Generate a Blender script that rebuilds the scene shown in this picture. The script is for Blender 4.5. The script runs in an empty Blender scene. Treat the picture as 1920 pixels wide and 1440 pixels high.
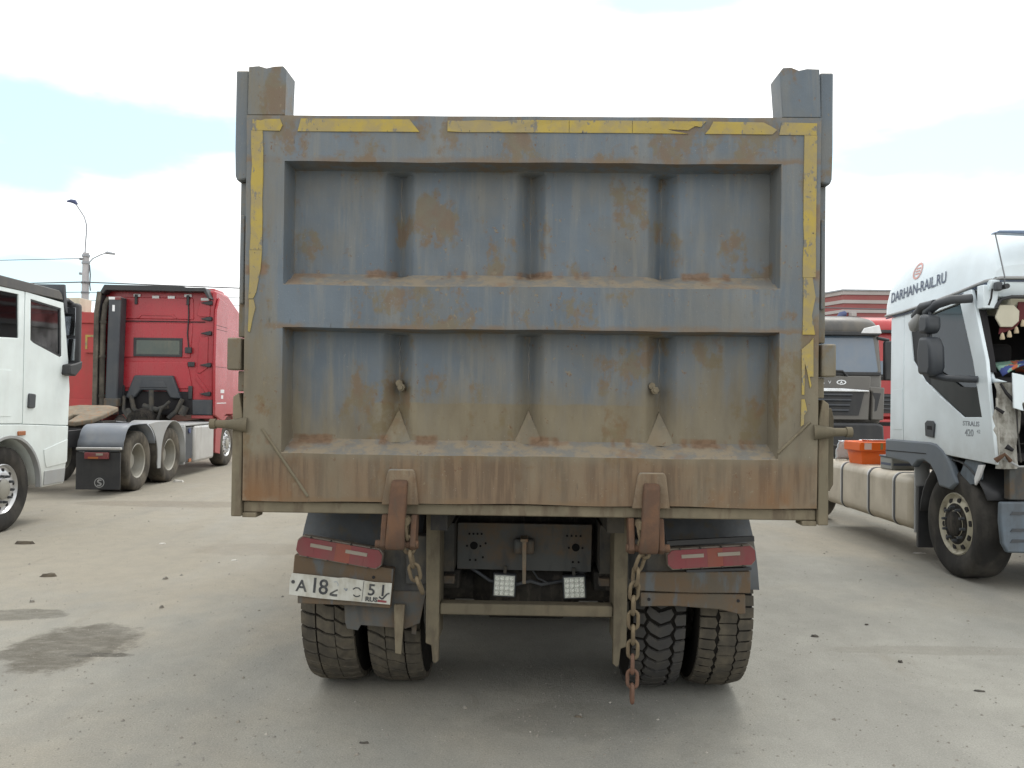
import bpy, bmesh, math, random
from mathutils import Vector, Matrix
R_ = math.radians
random.seed(7)
scene = bpy.context.scene
col = scene.collection
# ------------------------------------------------------------------ camera
F, CH = 1500.0, 1.6
PITCH, ROLL = math.atan(22 / 1500), R_(0.7)
c_f = Vector((0, math.cos(PITCH), math.sin(PITCH)))
c_u0 = Vector((0, -math.sin(PITCH), math.cos(PITCH)))
c_r0 = Vector((1, 0, 0))
c_r = c_r0 * math.cos(ROLL) + c_u0 * math.sin(ROLL)
c_u = -c_r0 * math.sin(ROLL) + c_u0 * math.cos(ROLL)
CAM = Vector((0, 0, CH))
cam_d = bpy.data.cameras.new('Camera')
cam = bpy.data.objects.new('Camera', cam_d)
col.objects.link(cam)
M = Matrix((c_r, c_u, -c_f)).transposed().to_4x4()
M.translation = CAM
cam.matrix_world = M
cam_d.sensor_width = 36
cam_d.lens = 36 * F / 1920
cam_d.clip_end = 2000
scene.camera = cam


def pix(px, py):
    return c_f + (px - 960) / F * c_r + (720 - py) / F * c_u


def on_ground(px, py):
    d = pix(px, py)
    return CAM + d * (-CH / d.z)


# ------------------------------------------------------------------ world: broken bright overcast
w = bpy.data.worlds.new('World')
scene.world = w
w.use_nodes = True
nt = w.node_tree
nt.nodes.clear()


def wn(t, **k):
    n = nt.nodes.new(t)
    for a, b in k.items():
        setattr(n, a, b)
    return n


def wlink(a, b):
    nt.links.new(a, b)


SUN_EL, SUN_AZ = R_(58), R_(25)      # azimuth from +Y towards +X
wo = wn('ShaderNodeOutputWorld')
bg = wn('ShaderNodeBackground')
bg.inputs[1].default_value = 0.1
wlink(bg.outputs[0], wo.inputs[0])
sky = wn('ShaderNodeTexSky', sky_type='NISHITA')
sky.sun_disc = False
sky.sun_elevation = SUN_EL
sky.sun_rotation = SUN_AZ
tc = wn('ShaderNodeTexCoord')
nz = wn('ShaderNodeTexNoise')
nz.inputs['Scale'].default_value = 3.2
nz.inputs['Detail'].default_value = 6
nz.inputs['Roughness'].default_value = 0.55
mp = wn('ShaderNodeMapping')
mp.inputs['Scale'].default_value = (1, 1, 2.6)
wlink(tc.outputs['Generated'], mp.inputs['Vector'])
wlink(mp.outputs[0], nz.inputs['Vector'])


def wmath(op, a, b=None):
    n = wn('ShaderNodeMath', operation=op)
    for i, v in enumerate((a, b)):
        if v is None:
            continue
        if isinstance(v, (int, float)):
            n.inputs[i].default_value = v
        else:
            wlink(v, n.inputs[i])
    return n.outputs[0]


def gap(px, py, size, zs):
    d = pix(px, py).normalized()
    s = wn('ShaderNodeVectorMath', operation='SUBTRACT')
    wlink(tc.outputs['Generated'], s.inputs[0])
    s.inputs[1].default_value = d
    m = wn('ShaderNodeVectorMath', operation='MULTIPLY')
    wlink(s.outputs[0], m.inputs[0])
    m.inputs[1].default_value = (1, 1, zs)
    l = wn('ShaderNodeVectorMath', operation='LENGTH')
    wlink(m.outputs[0], l.inputs[0])
    return wmath('SUBTRACT', 1.0, wmath('DIVIDE', l.outputs['Value'], size))


g = gap(170, 250, 0.20, 2.4)
for a in ((1800, 265, 0.20, 3.6), (30, 320, 0.12, 2.2), (1260, -5, 0.14, 5.0), (120, 520, 0.10, 3.0), (330, 250, 0.12, 3.0)):
    g = wmath('MAXIMUM', g, gap(*a))
# elsewhere the same kind of thin gaps come from the noise alone
far = wmath('MULTIPLY', wmath('SUBTRACT', nz.outputs['Fac'], 0.60), 2.0)
g = wmath('ADD', g, wmath('MULTIPLY', wmath('SUBTRACT', nz.outputs['Fac'], 0.5), 2.6))
g = wmath('MAXIMUM', g, far)
mr = wn('ShaderNodeMapRange', interpolation_type='SMOOTHSTEP')
wlink(g, mr.inputs['Value'])
mr.inputs['From Min'].default_value = -0.08
mr.inputs['From Max'].default_value = 0.62
mr.inputs['To Max'].default_value = 0.78
mixc = wn('ShaderNodeMix', data_type='RGBA')
wlink(mr.outputs[0], mixc.inputs['Factor'])
mixc.inputs['A'].default_value = (13.0, 13.2, 13.2, 1)
veil = wn('ShaderNodeMix', data_type='RGBA', blend_type='ADD')      # blue sky seen through thin bright veil cloud
veil.inputs['Factor'].default_value = 1.0
wlink(sky.outputs[0], veil.inputs['A'])
veil.inputs['B'].default_value = (1.5, 3.2, 3.2, 1)
wlink(veil.outputs['Result'], mixc.inputs['B'])
wlink(mixc.outputs['Result'], bg.inputs[0])
# ------------------------------------------------------------------ sun (through thin cloud)
sl = bpy.data.lights.new('Sun', 'SUN')
sl.energy = 1.2
sl.angle = R_(22)
sl.color = (1, 0.965, 0.90)
so = bpy.data.objects.new('Sun', sl)
col.objects.link(so)
sd = Vector((math.sin(SUN_AZ) * math.cos(SUN_EL), math.cos(SUN_AZ) * math.cos(SUN_EL), math.sin(SUN_EL)))
so.rotation_euler = sd.to_track_quat('Z', 'Y').to_euler()
so.location = (0, 0, 30)
scene.view_settings.view_transform = 'Standard'
scene.view_settings.look = 'None'
scene.view_settings.gamma = 1
scene.view_settings.exposure = 0.35
scene.render.engine = 'CYCLES'
cyc = scene.cycles
cyc.max_bounces, cyc.diffuse_bounces, cyc.glossy_bounces, cyc.transmission_bounces, cyc.transparent_max_bounces = 6, 3, 3, 4, 10
cyc.caustics_reflective = cyc.caustics_refractive = False


# ------------------------------------------------------------------ material helpers
class NT:
    def __init__(s, name):
        s.m = bpy.data.materials.new(name)
        s.m.use_nodes = True
        s.t = s.m.node_tree
        s.b = s.t.nodes['Principled BSDF']
        s.co = s.t.nodes.new('ShaderNodeTexCoord').outputs['Object']

    def set(s, sock, v):
        if isinstance(v, bpy.types.NodeSocket):
            s.t.links.new(v, sock)
        elif isinstance(v, (tuple, list)) and len(v) == 3 and sock.type == 'RGBA':
            sock.default_value = (*v, 1)
        else:
            sock.default_value = v

    def inp(s, name, v):
        s.set(s.b.inputs[name], v)

    def map(s, scale=(1, 1, 1), loc=(0, 0, 0), rot=(0, 0, 0), v=None):
        n = s.t.nodes.new('ShaderNodeMapping')
        s.set(n.inputs['Vector'], v or s.co)
        n.inputs['Scale'].default_value = scale
        n.inputs['Location'].default_value = loc
        n.inputs['Rotation'].default_value = rot
        return n.outputs[0]

    def noise(s, scale, detail=4, rough=0.55, v=None, dist=0.0):
        n = s.t.nodes.new('ShaderNodeTexNoise')
        s.set(n.inputs['Vector'], v or s.co)
        n.inputs['Scale'].default_value = scale
        n.inputs['Detail'].default_value = detail
        n.inputs['Roughness'].default_value = rough
        n.inputs['Distortion'].default_value = dist
        return n.outputs['Fac']

    def voro(s, scale, v=None):
        n = s.t.nodes.new('ShaderNodeTexVoronoi')
        s.set(n.inputs['Vector'], v or s.co)
        n.inputs['Scale'].default_value = scale
        return n.outputs['Distance']

    def ramp(s, f, a, b, lo=0.0, hi=1.0):
        n = s.t.nodes.new('ShaderNodeMapRange')
        n.interpolation_type = 'SMOOTHSTEP'
        s.set(n.inputs['Value'], f)
        n.inputs['From Min'].default_value = a
        n.inputs['From Max'].default_value = b
        n.inputs['To Min'].default_value = lo
        n.inputs['To Max'].default_value = hi
        return n.outputs[0]

    def math(s, op, a, b=0.0):
        n = s.t.nodes.new('ShaderNodeMath')
        n.operation = op
        s.set(n.inputs[0], a)
        s.set(n.inputs[1], b)
        return n.outputs[0]

    def mix(s, f, a, b):
        n = s.t.nodes.new('ShaderNodeMix')
        n.data_type = 'RGBA'
        s.set(n.inputs['Factor'], f)
        s.set(n.inputs['A'], a)
        s.set(n.inputs['B'], b)
        return n.outputs['Result']

    def sep(s, v=None):
        n = s.t.nodes.new('ShaderNodeSeparateXYZ')
        s.set(n.inputs[0], v or s.co)
        return n.outputs

    def normal(s):
        n = s.t.nodes.new('ShaderNodeNewGeometry')
        return n.outputs['Normal']

    def bump(s, h, strength=0.3, dist=0.01):
        n = s.t.nodes.new('ShaderNodeBump')
        n.inputs['Strength'].default_value = strength
        n.inputs['Distance'].default_value = dist
        s.set(n.inputs['Height'], h)
        s.t.links.new(n.outputs[0], s.b.inputs['Normal'])


MATS = {}


def paint(name, c, rough=0.4, dirt=(0.24, 0.20, 0.14), amt=0.3, low=None, metal=0.0, spec=0.5, scale=3.0, bump=0.0):
    """painted / plastic / metal surface with dust patches; low=(z0,z1): dust thickens below z1"""
    n = NT(name)
    a = n.noise(scale, 6, 0.65)
    b = n.noise(scale * 2.2, 5, 0.6, n.map((1, 1, 0.12), (3, 1, 2)))
    f = n.ramp(n.math('ADD', n.math('MULTIPLY', a, 0.55), n.math('MULTIPLY', b, 0.45)), 0.40, 0.68, 0.0, amt)
    if low:
        zz = n.sep()[2]
        lo = n.ramp(zz, low[0], low[1], 0.75, 0.0)
        lo = n.math('MULTIPLY', lo, n.ramp(a, 0.25, 0.6, 0.35, 1.0))
        f = n.math('MAXIMUM', f, lo)
    cv = n.mix(n.ramp(n.noise(scale * 0.7, 3), 0.3, 0.7), tuple(x * 0.93 for x in c), tuple(min(1, x * 1.05) for x in c))
    n.inp('Base Color', n.mix(f, cv, dirt))
    n.inp('Roughness', n.math('MINIMUM', n.math('ADD', n.math('MULTIPLY', f, 0.5), rough), 0.95))
    n.inp('Metallic', metal)
    n.inp('Specular IOR Level', spec)
    if bump:
        n.bump(n.noise(40, 4), bump, 0.004)
    MATS[name] = n.m
    return n.m


def glass(name, tint, alpha=0.55, rough=0.03, refl=1.0):
    n = NT(name)
    tr = n.t.nodes.new('ShaderNodeBsdfTransparent')
    n.set(tr.inputs[0], tint)
    gl = n.t.nodes.new('ShaderNodeBsdfGlossy')
    gl.inputs['Roughness'].default_value = rough
    gl.inputs['Color'].default_value = (0.9, 0.95, 1, 1)
    fr = n.t.nodes.new('ShaderNodeFresnel')
    fr.inputs['IOR'].default_value = 1.5
    f = n.math('ADD', n.math('MULTIPLY', fr.outputs[0], refl), n.ramp(n.noise(2.5, 4), 0.3, 0.8, 0.02, alpha * 0.25))
    mx = n.t.nodes.new('ShaderNodeMixShader')
    n.set(mx.inputs[0], f)
    n.t.links.new(tr.outputs[0], mx.inputs[1])
    n.t.links.new(gl.outputs[0], mx.inputs[2])
    out = [x for x in n.t.nodes if x.type == 'OUTPUT_MATERIAL'][0]
    n.t.links.new(mx.outputs[0], out.inputs[0])
    MATS[name] = n.m
    return n.m


def dump_paint(name, base=(0.114, 0.140, 0.166), tail=True):
    """weathered blue-grey tipper paint: tan mud low down, rust patches, vertical runs, dust lying on ledges"""
    n = NT(name)
    x, y, z = n.sep()
    st = n.noise(9, 6, 0.7, n.map((1, 1, 0.09)))
    st2 = n.noise(30, 4, 0.6, n.map((1, 1, 0.07), (5, 2, 0)))
    big = n.noise(1.5, 5, 0.6, n.map((1, 1, 0.8), (2, 7, 4)))
    med = n.noise(4.6, 6, 0.62, n.map((1.15, 1, 0.75), (0, 3, 1)))
    fine = n.noise(45, 5, 0.7)
    c = n.mix(n.ramp(big, 0.35, 0.65), tuple(v * 0.86 for v in base), tuple(v * 1.1 for v in base))
    # pale grey bleaching runs
    c = n.mix(n.ramp(n.math('ADD', n.math('MULTIPLY', st, 0.6), n.math('MULTIPLY', st2, 0.4)), 0.45, 0.66, 0, 0.7), c, (0.19, 0.19, 0.175))
    # warm soot-grey film near the upper parts
    c = n.mix(n.ramp(n.noise(2.2, 4, 0.6, n.map((1, 1, 1), (9, 1, 5))), 0.42, 0.66, 0, 0.6), c, (0.148, 0.142, 0.122))
    # mud: more the lower it is, more on the left side
    lev = n.ramp(z, 1.10, 2.15, 0.56, 0.0)
    lx = n.ramp(x, -1.30, -0.95, 0.20, 0.0)
    rx = n.math('MULTIPLY', n.ramp(x, 1.02, 1.15, 0.0, 0.22), n.ramp(z, 1.6, 2.3, 1.0, 0.0))
    d = n.math('ADD', n.math('ADD', lev, n.math('ADD', lx, rx)), n.math('MULTIPLY', n.math('SUBTRACT', big, 0.5), 0.75))
    d = n.math('ADD', d, n.math('MULTIPLY', n.math('SUBTRACT', st, 0.5), 0.45))
    mud = n.ramp(d, 0.12, 0.42, 0.0, 0.86)
    # bare mud field low in the lower panel
    if tail:
        zz = n.math('ADD', z, n.math('MULTIPLY', n.math('SUBTRACT', n.noise(7, 3), 0.5), 0.03))
        fld = n.math('MULTIPLY', n.ramp(zz, 1.575, 1.555), n.math('MULTIPLY', n.ramp(x, -0.74, -0.715), n.ramp(x, 0.66, 0.60)))
        fld = n.math('MULTIPLY', fld, n.ramp(z, 1.32, 1.34))
        mud = n.math('MAXIMUM', mud, n.math('MULTIPLY', fld, n.ramp(st, 0.2, 0.6, 0.65, 0.95)))
    mudc = n.mix(n.ramp(n.noise(6, 5, 0.6, n.map((1, 1, 0.25), (1, 1, 8))), 0.35, 0.68), (0.150, 0.124, 0.082), (0.205, 0.175, 0.118))
    c = n.mix(mud, c, mudc)
    # rust-ochre blotches where the paint is off
    blot = n.ramp(n.math('ADD', med, n.math('MULTIPLY', n.math('SUBTRACT', fine, 0.5), 0.16)), 0.535, 0.625, 0, 0.74)
    rc = n.mix(n.ramp(n.noise(13, 4), 0.4, 0.62), (0.148, 0.118, 0.066), (0.152, 0.098, 0.052))
    c = n.mix(blot, c, rc)
    # browner rust on the bottom rail
    br = n.math('MULTIPLY', n.ramp(z, 1.36, 1.28), n.ramp(n.noise(3.0, 5, 0.6, n.map((1, 1, 0.3), (4, 0, 0))), 0.30, 0.58, 0.2, 0.92))
    c = n.mix(br, c, n.mix(n.ramp(st2, 0.4, 0.6), (0.118, 0.080, 0.052), (0.172, 0.118, 0.074)))
    orn = n.math('MULTIPLY', n.ramp(z, 1.30, 1.12), n.ramp(n.noise(2.4, 5, 0.6, n.map((1, 1, 0.4), (8, 3, 0))), 0.48, 0.62, 0.0, 0.8))
    c = n.mix(orn, c, (0.185, 0.095, 0.042))
    # dust lying on up-facing ledges
    up = n.ramp(n.sep(n.normal())[2], 0.25, 0.6)
    led = n.mix(n.ramp(n.noise(11, 6, 0.7), 0.42, 0.58), (0.235, 0.195, 0.14), (0.165, 0.16, 0.145))
    led = n.mix(n.ramp(n.noise(5, 4, 0.6, n.map((1, 1, 1), (3, 3, 3))), 0.54, 0.64, 0, 0.7), led, (0.195, 0.13, 0.085))
    c = n.mix(n.math('MULTIPLY', up, 0.95), c, led)
    chip = n.math('MULTIPLY', n.ramp(n.noise(34, 4, 0.7, n.map((1, 1, 0.8), (1, 5, 2))), 0.625, 0.65), n.ramp(n.noise(3.4, 4, 0.6, n.map((1, 1, 1), (6, 6, 1))), 0.42, 0.58, 0.0, 0.8))
    c = n.mix(chip, c, n.mix(n.ramp(n.noise(50, 2), 0.45, 0.55), (0.13, 0.075, 0.045), (0.20, 0.165, 0.11)))
    if tail:
        for z0 in (2.150, 1.392):
            zb = n.math('ADD', z, n.math('MULTIPLY', n.math('SUBTRACT', n.noise(22, 4, 0.7), 0.5), 0.03))
            ban = n.math('MULTIPLY', n.ramp(zb, z0 + .026, z0 + .012), n.ramp(zb, z0 - .03, z0 - .012))
            ban = n.math('MULTIPLY', ban, n.ramp(n.noise(3.9, 3, 0.6, n.map((1, 0, 0), (z0, 0, 0))), 0.50, 0.56, 0.0, 0.85))
            c = n.mix(ban, c, n.mix(n.ramp(n.noise(40, 3), 0.4, 0.6), (0.14, 0.085, 0.05), (0.18, 0.112, 0.068)))
        for z0 in (1.893, 2.637, 1.118):
            zb = n.math('ADD', z, n.math('MULTIPLY', n.math('SUBTRACT', n.noise(16, 4, 0.7), 0.5), 0.05))
            ban = n.math('MULTIPLY', n.ramp(zb, z0 + .030, z0 + .004), n.ramp(zb, z0 - .012, z0 - .002))
            ban = n.math('MULTIPLY', ban, n.ramp(n.noise(2.7, 3, 0.6, n.map((1, 0, 0), (z0, 3, 0))), 0.40, 0.56, 0.0, 0.75))
            c = n.mix(ban, c, (0.165, 0.112, 0.066))
        gm = n.t.nodes.new('ShaderNodeNewGeometry').outputs['Pointiness']
        c = n.mix(n.math('MULTIPLY', n.ramp(gm, 0.51, 0.58), n.ramp(n.noise(12, 4, 0.7), 0.4, 0.6, 0.0, 0.6)), c, (0.205, 0.165, 0.115))
    # fine speckle and pale scratches
    c = n.mix(n.ramp(n.noise(110, 3, 0.7), 0.66, 0.74, 0, 0.35), c, (0.36, 0.35, 0.31))
    c = n.mix(n.ramp(n.noise(26, 3, 0.7, n.map((1, 1, 0.25), (2, 2, 2))), 0.70, 0.76, 0, 0.5), c, (0.06, 0.055, 0.05))
    n.inp('Base Color', c)
    n.inp('Roughness', n.ramp(mud, 0, 1, 0.55, 0.9))
    n.inp('Specular IOR Level', 0.35)
    n.bump(n.math('ADD', n.math('MULTIPLY', fine, 0.5), n.math('MULTIPLY', med, 0.8)), 0.35, 0.006)
    MATS[name] = n.m
    return n.m


def rusty(name, a, b, c, scale=6, thr=(0.4, 0.65)):
    n = NT(name)
    k = n.noise(scale, 6, 0.65)
    k2 = n.noise(scale * 3, 5, 0.6, n.map((1, 1, 0.3), (4, 4, 4)))
    cc = n.mix(n.ramp(k, *thr), a, b)
    cc = n.mix(n.ramp(k2, 0.5, 0.68, 0, 0.8), cc, c)
    n.inp('Base Color', cc)
    n.inp('Roughness', 0.85)
    n.inp('Specular IOR Level', 0.25)
    n.bump(n.noise(scale * 9, 4), 0.4, 0.003)
    MATS[name] = n.m
    return n.m


DP = dump_paint('tipper_paint')
DP2 = dump_paint('tipper_body_paint', tail=False)
rusty('hook_rust', (0.095, 0.057, 0.039), (0.13, 0.072, 0.043), (0.085, 0.06, 0.043), 9)
rusty('gusset_mud', (0.165, 0.142, 0.10), (0.185, 0.16, 0.12), (0.14, 0.125, 0.10), 9)
rusty('mud_steel_shaded', (0.115, 0.10, 0.07), (0.145, 0.122, 0.082), (0.085, 0.07, 0.05), 6)  # mud_steel with the shade around the underrun legs put into its colour
rusty('hole_shade', (0.003, 0.003, 0.003), (0.005, 0.005, 0.005), (0.004, 0.004, 0.004), 6)  # near-black colour painted in for the shade inside holes
rusty('chain_mud', (0.12, 0.095, 0.06), (0.155, 0.12, 0.075), (0.085, 0.06, 0.04), 14)
rusty('chain_rust', (0.14, 0.075, 0.05), (0.12, 0.07, 0.05), (0.09, 0.06, 0.045), 14)
rusty('mud_steel', (0.15, 0.13, 0.09), (0.19, 0.16, 0.11), (0.11, 0.085, 0.06), 5)
rusty('brown_steel', (0.12, 0.085, 0.055), (0.10, 0.085, 0.065), (0.10, 0.115, 0.125), 6)
rusty('dark_steel', (0.055, 0.055, 0.052), (0.085, 0.075, 0.06), (0.04, 0.04, 0.042), 6)
rusty('plate_steel', (0.085, 0.088, 0.085), (0.115, 0.085, 0.058), (0.065, 0.068, 0.068), 5)
rusty('fifth_wheel_steel', (0.17, 0.145, 0.11), (0.23, 0.19, 0.14), (0.24, 0.13, 0.065), 5)
rusty('grease_black', (0.018, 0.017, 0.016), (0.04, 0.036, 0.03), (0.07, 0.06, 0.05), 8)
rusty('mudguard', (0.085, 0.092, 0.098), (0.105, 0.112, 0.118), (0.11, 0.098, 0.075), 5)
n = NT('yellow_tape')
k = n.noise(10, 6, 0.7)
cc = n.mix(n.ramp(k, 0.38, 0.62), (0.37, 0.275, 0.05), (0.285, 0.225, 0.095))
cc = n.mix(n.ramp(n.noise(3.2, 5, 0.6, n.map((1, 1, 1), (2, 8, 1))), 0.42, 0.66, 0, 0.7), cc, (0.25, 0.205, 0.11))
cc = n.mix(n.ramp(n.noise(20, 6, 0.75, n.map((1, 1, 0.6), (5, 5, 5))), 0.56, 0.61, 0, 0.92), cc, (0.145, 0.14, 0.125))
cc = n.mix(n.ramp(n.noise(60, 3), 0.70, 0.74), cc, (0.05, 0.045, 0.04))
n.inp('Base Color', cc)
n.inp('Roughness', 0.6)
MATS['yellow_tape'] = n.m

paint('white_truck', (0.78, 0.85, 0.84), 0.28, amt=0.16, low=(0.35, 1.0), dirt=(0.42, 0.40, 0.35))
paint('white_wreck', (0.72, 0.80, 0.84), 0.3, amt=0.12, low=(0.9, 1.5), dirt=(0.40, 0.40, 0.38))
paint('red_truck', (0.36, 0.022, 0.032), 0.25, amt=0.22, low=(0.9, 1.6), dirt=(0.33, 0.11, 0.10))
paint('red_far', (0.42, 0.035, 0.04), 0.3, amt=0.15)
paint('red_tipper', (0.38, 0.035, 0.035), 0.5, amt=0.4, dirt=(0.24, 0.09, 0.07))
paint('grey_truck', (0.125, 0.118, 0.108), 0.3, amt=0.3, dirt=(0.17, 0.16, 0.14))
paint('grey_dark', (0.058, 0.056, 0.053), 0.35, amt=0.25)
paint('black_plastic', (0.022, 0.023, 0.026), 0.5, amt=0.25, dirt=(0.10, 0.095, 0.085))
paint('dark_plastic', (0.038, 0.044, 0.053), 0.5, amt=0.3, dirt=(0.13, 0.125, 0.115))
paint('guard_plastic', (0.165, 0.185, 0.215), 0.45, amt=0.35, dirt=(0.27, 0.26, 0.24))
paint('guard_light', (0.33, 0.34, 0.345), 0.5, amt=0.4, dirt=(0.36, 0.34, 0.30))
paint('fender_grey', (0.10, 0.125, 0.155), 0.45, amt=0.35, dirt=(0.22, 0.23, 0.23))
paint('silver', (0.55, 0.55, 0.54), 0.35, amt=0.4, dirt=(0.34, 0.31, 0.26), metal=0.6)
paint('tank_cream', (0.52, 0.47, 0.38), 0.42, amt=0.45, dirt=(0.30, 0.255, 0.19), low=(0.25, 0.55), metal=0.15)
paint('chrome', (0.7, 0.72, 0.74), 0.18, amt=0.2, metal=0.9)
paint('rim_cream', (0.47, 0.44, 0.34), 0.5, amt=0.6, dirt=(0.14, 0.12, 0.085), scale=6)
paint('rim_steel', (0.36, 0.35, 0.31), 0.45, amt=0.5, dirt=(0.25, 0.22, 0.17), metal=0.4)
paint('rim_alloy', (0.62, 0.63, 0.64), 0.3, amt=0.3, metal=0.7)
paint('tyre', (0.030, 0.029, 0.028), 0.85, amt=0.75, dirt=(0.10, 0.092, 0.08), spec=0.2, bump=0.2)
paint('tyre_dusty', (0.055, 0.05, 0.043), 0.9, amt=0.9, dirt=(0.17, 0.15, 0.12), spec=0.2, bump=0.2)
paint('tread_dark', (0.062, 0.056, 0.046), 0.85, amt=0.9, dirt=(0.125, 0.108, 0.08), spec=0.2, scale=8)
paint('tread_new', (0.048, 0.047, 0.046), 0.8, amt=0.6, dirt=(0.085, 0.077, 0.062), spec=0.25, scale=8)
paint('tread_groove', (0.012, 0.011, 0.010), 0.95, amt=0.4, dirt=(0.03, 0.026, 0.02), spec=0.1, scale=8)
paint('lens_red', (0.20, 0.036, 0.042), 0.45, amt=0.85, dirt=(0.17, 0.088, 0.076), scale=7)
paint('lens_amber', (0.40, 0.12, 0.03), 0.35, amt=0.4, dirt=(0.24, 0.13, 0.08), scale=6)
paint('lens_mid', (0.235, 0.055, 0.035), 0.4, amt=0.7, dirt=(0.18, 0.085, 0.06), scale=7)
paint('mirror_face', (0.30, 0.31, 0.33), 0.06, amt=0.1, metal=0.95)  # tint darkened to paint in the dark surroundings it reflects
paint('lens_rim', (0.20, 0.17, 0.145), 0.6, amt=0.5)
paint('reflector', (0.30, 0.265, 0.22), 0.4, amt=0.4)
paint('plate_white', (0.50, 0.50, 0.455), 0.5, amt=0.8, dirt=(0.30, 0.275, 0.21), scale=11)
paint('ink', (0.028, 0.03, 0.035), 0.6, amt=0.4, dirt=(0.25, 0.25, 0.22), scale=12)
paint('ink_blue', (0.075, 0.10, 0.16), 0.5, amt=0.1)
paint('ink_grey', (0.20, 0.225, 0.25), 0.5, amt=0.5, dirt=(0.5, 0.54, 0.56), scale=12)
paint('logo_pink', (0.62, 0.33, 0.30), 0.5, amt=0.15)
paint('decal_white', (0.75, 0.76, 0.77), 0.4, amt=0.2)
paint('led_glass', (0.86, 0.88, 0.82), 0.25, amt=0.2, dirt=(0.55, 0.55, 0.46), scale=20)  # pale colour stands in for the glow off the lamp reflectors
paint('led_board', (0.55, 0.57, 0.52), 0.3, amt=0.3, dirt=(0.4, 0.4, 0.34), scale=20)  # whitish backing, reflector glow painted into the colour
paint('orange_plastic', (0.80, 0.135, 0.012), 0.4, amt=0.12, dirt=(0.5, 0.16, 0.05))
paint('sticker', (0.75, 0.55, 0.48), 0.5, amt=0.2)
paint('battery_grey', (0.30, 0.315, 0.305), 0.5, amt=0.3)
paint('bag_white', (0.66, 0.72, 0.76), 0.4, amt=0.15, dirt=(0.5, 0.55, 0.6))
paint('cream_panel', (0.42, 0.41, 0.37), 0.6, amt=0.95, dirt=(0.10, 0.085, 0.065), scale=9)
paint('bumper_blue', (0.105, 0.135, 0.165), 0.5, amt=0.6, dirt=(0.085, 0.085, 0.085), scale=6)
paint('headliner', (0.56, 0.53, 0.42), 0.9, amt=0.2)
paint('curtain_red', (0.10, 0.012, 0.018), 0.9, amt=0.1)
paint('tassel', (0.50, 0.41, 0.28), 0.9, amt=0.2)
paint('interior', (0.016, 0.015, 0.017), 0.9, amt=0.3, dirt=(0.04, 0.035, 0.03))
paint('concrete_pole', (0.42, 0.41, 0.42), 0.9, amt=0.3, dirt=(0.30, 0.29, 0.28), bump=0.2)
paint('galv', (0.30, 0.32, 0.35), 0.5, amt=0.2, metal=0.4)
paint('wire', (0.10, 0.10, 0.11), 0.7, amt=0.1)
paint('bld_red', (0.25, 0.06, 0.06), 0.6, amt=0.15, scale=0.5)
paint('bld_white', (0.36, 0.33, 0.32), 0.6, amt=0.15, scale=0.5)
paint('bld_blue', (0.055, 0.075, 0.17), 0.6, amt=0.1)
paint('wood_dark', (0.075, 0.062, 0.048), 0.9, amt=0.4)
paint('rubber_scrap', (0.03, 0.03, 0.03), 0.8, amt=0.3)
paint('paper_scrap', (0.55, 0.53, 0.49), 0.8, amt=0.3)
paint('pale_grit', (0.38, 0.36, 0.32), 0.9, amt=0.4)
paint('stone', (0.20, 0.19, 0.17), 0.9, amt=0.5, scale=15)
glass('cab_glass', (0.62, 0.68, 0.70), 1.3)
glass('dark_glass', (0.10, 0.13, 0.14), 0.1, refl=0.55)
n = NT('blanket_cloth')
k = n.noise(7, 2, 0.5)
cc = n.mix(n.ramp(k, 0.50, 0.53), (0.045, 0.15, 0.11), (0.20, 0.34, 0.27))
cc = n.mix(n.ramp(n.noise(9, 2, 0.5, n.map((1, 1, 1), (4, 1, 1))), 0.56, 0.58), cc, (0.42, 0.11, 0.05))
cc = n.mix(n.ramp(n.noise(8, 2, 0.5, n.map((1, 1, 1), (1, 6, 1))), 0.58, 0.60), cc, (0.04, 0.06, 0.20))
n.inp('Base Color', cc)
n.inp('Roughness', 0.9)
MATS['blanket_cloth'] = n.m


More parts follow.
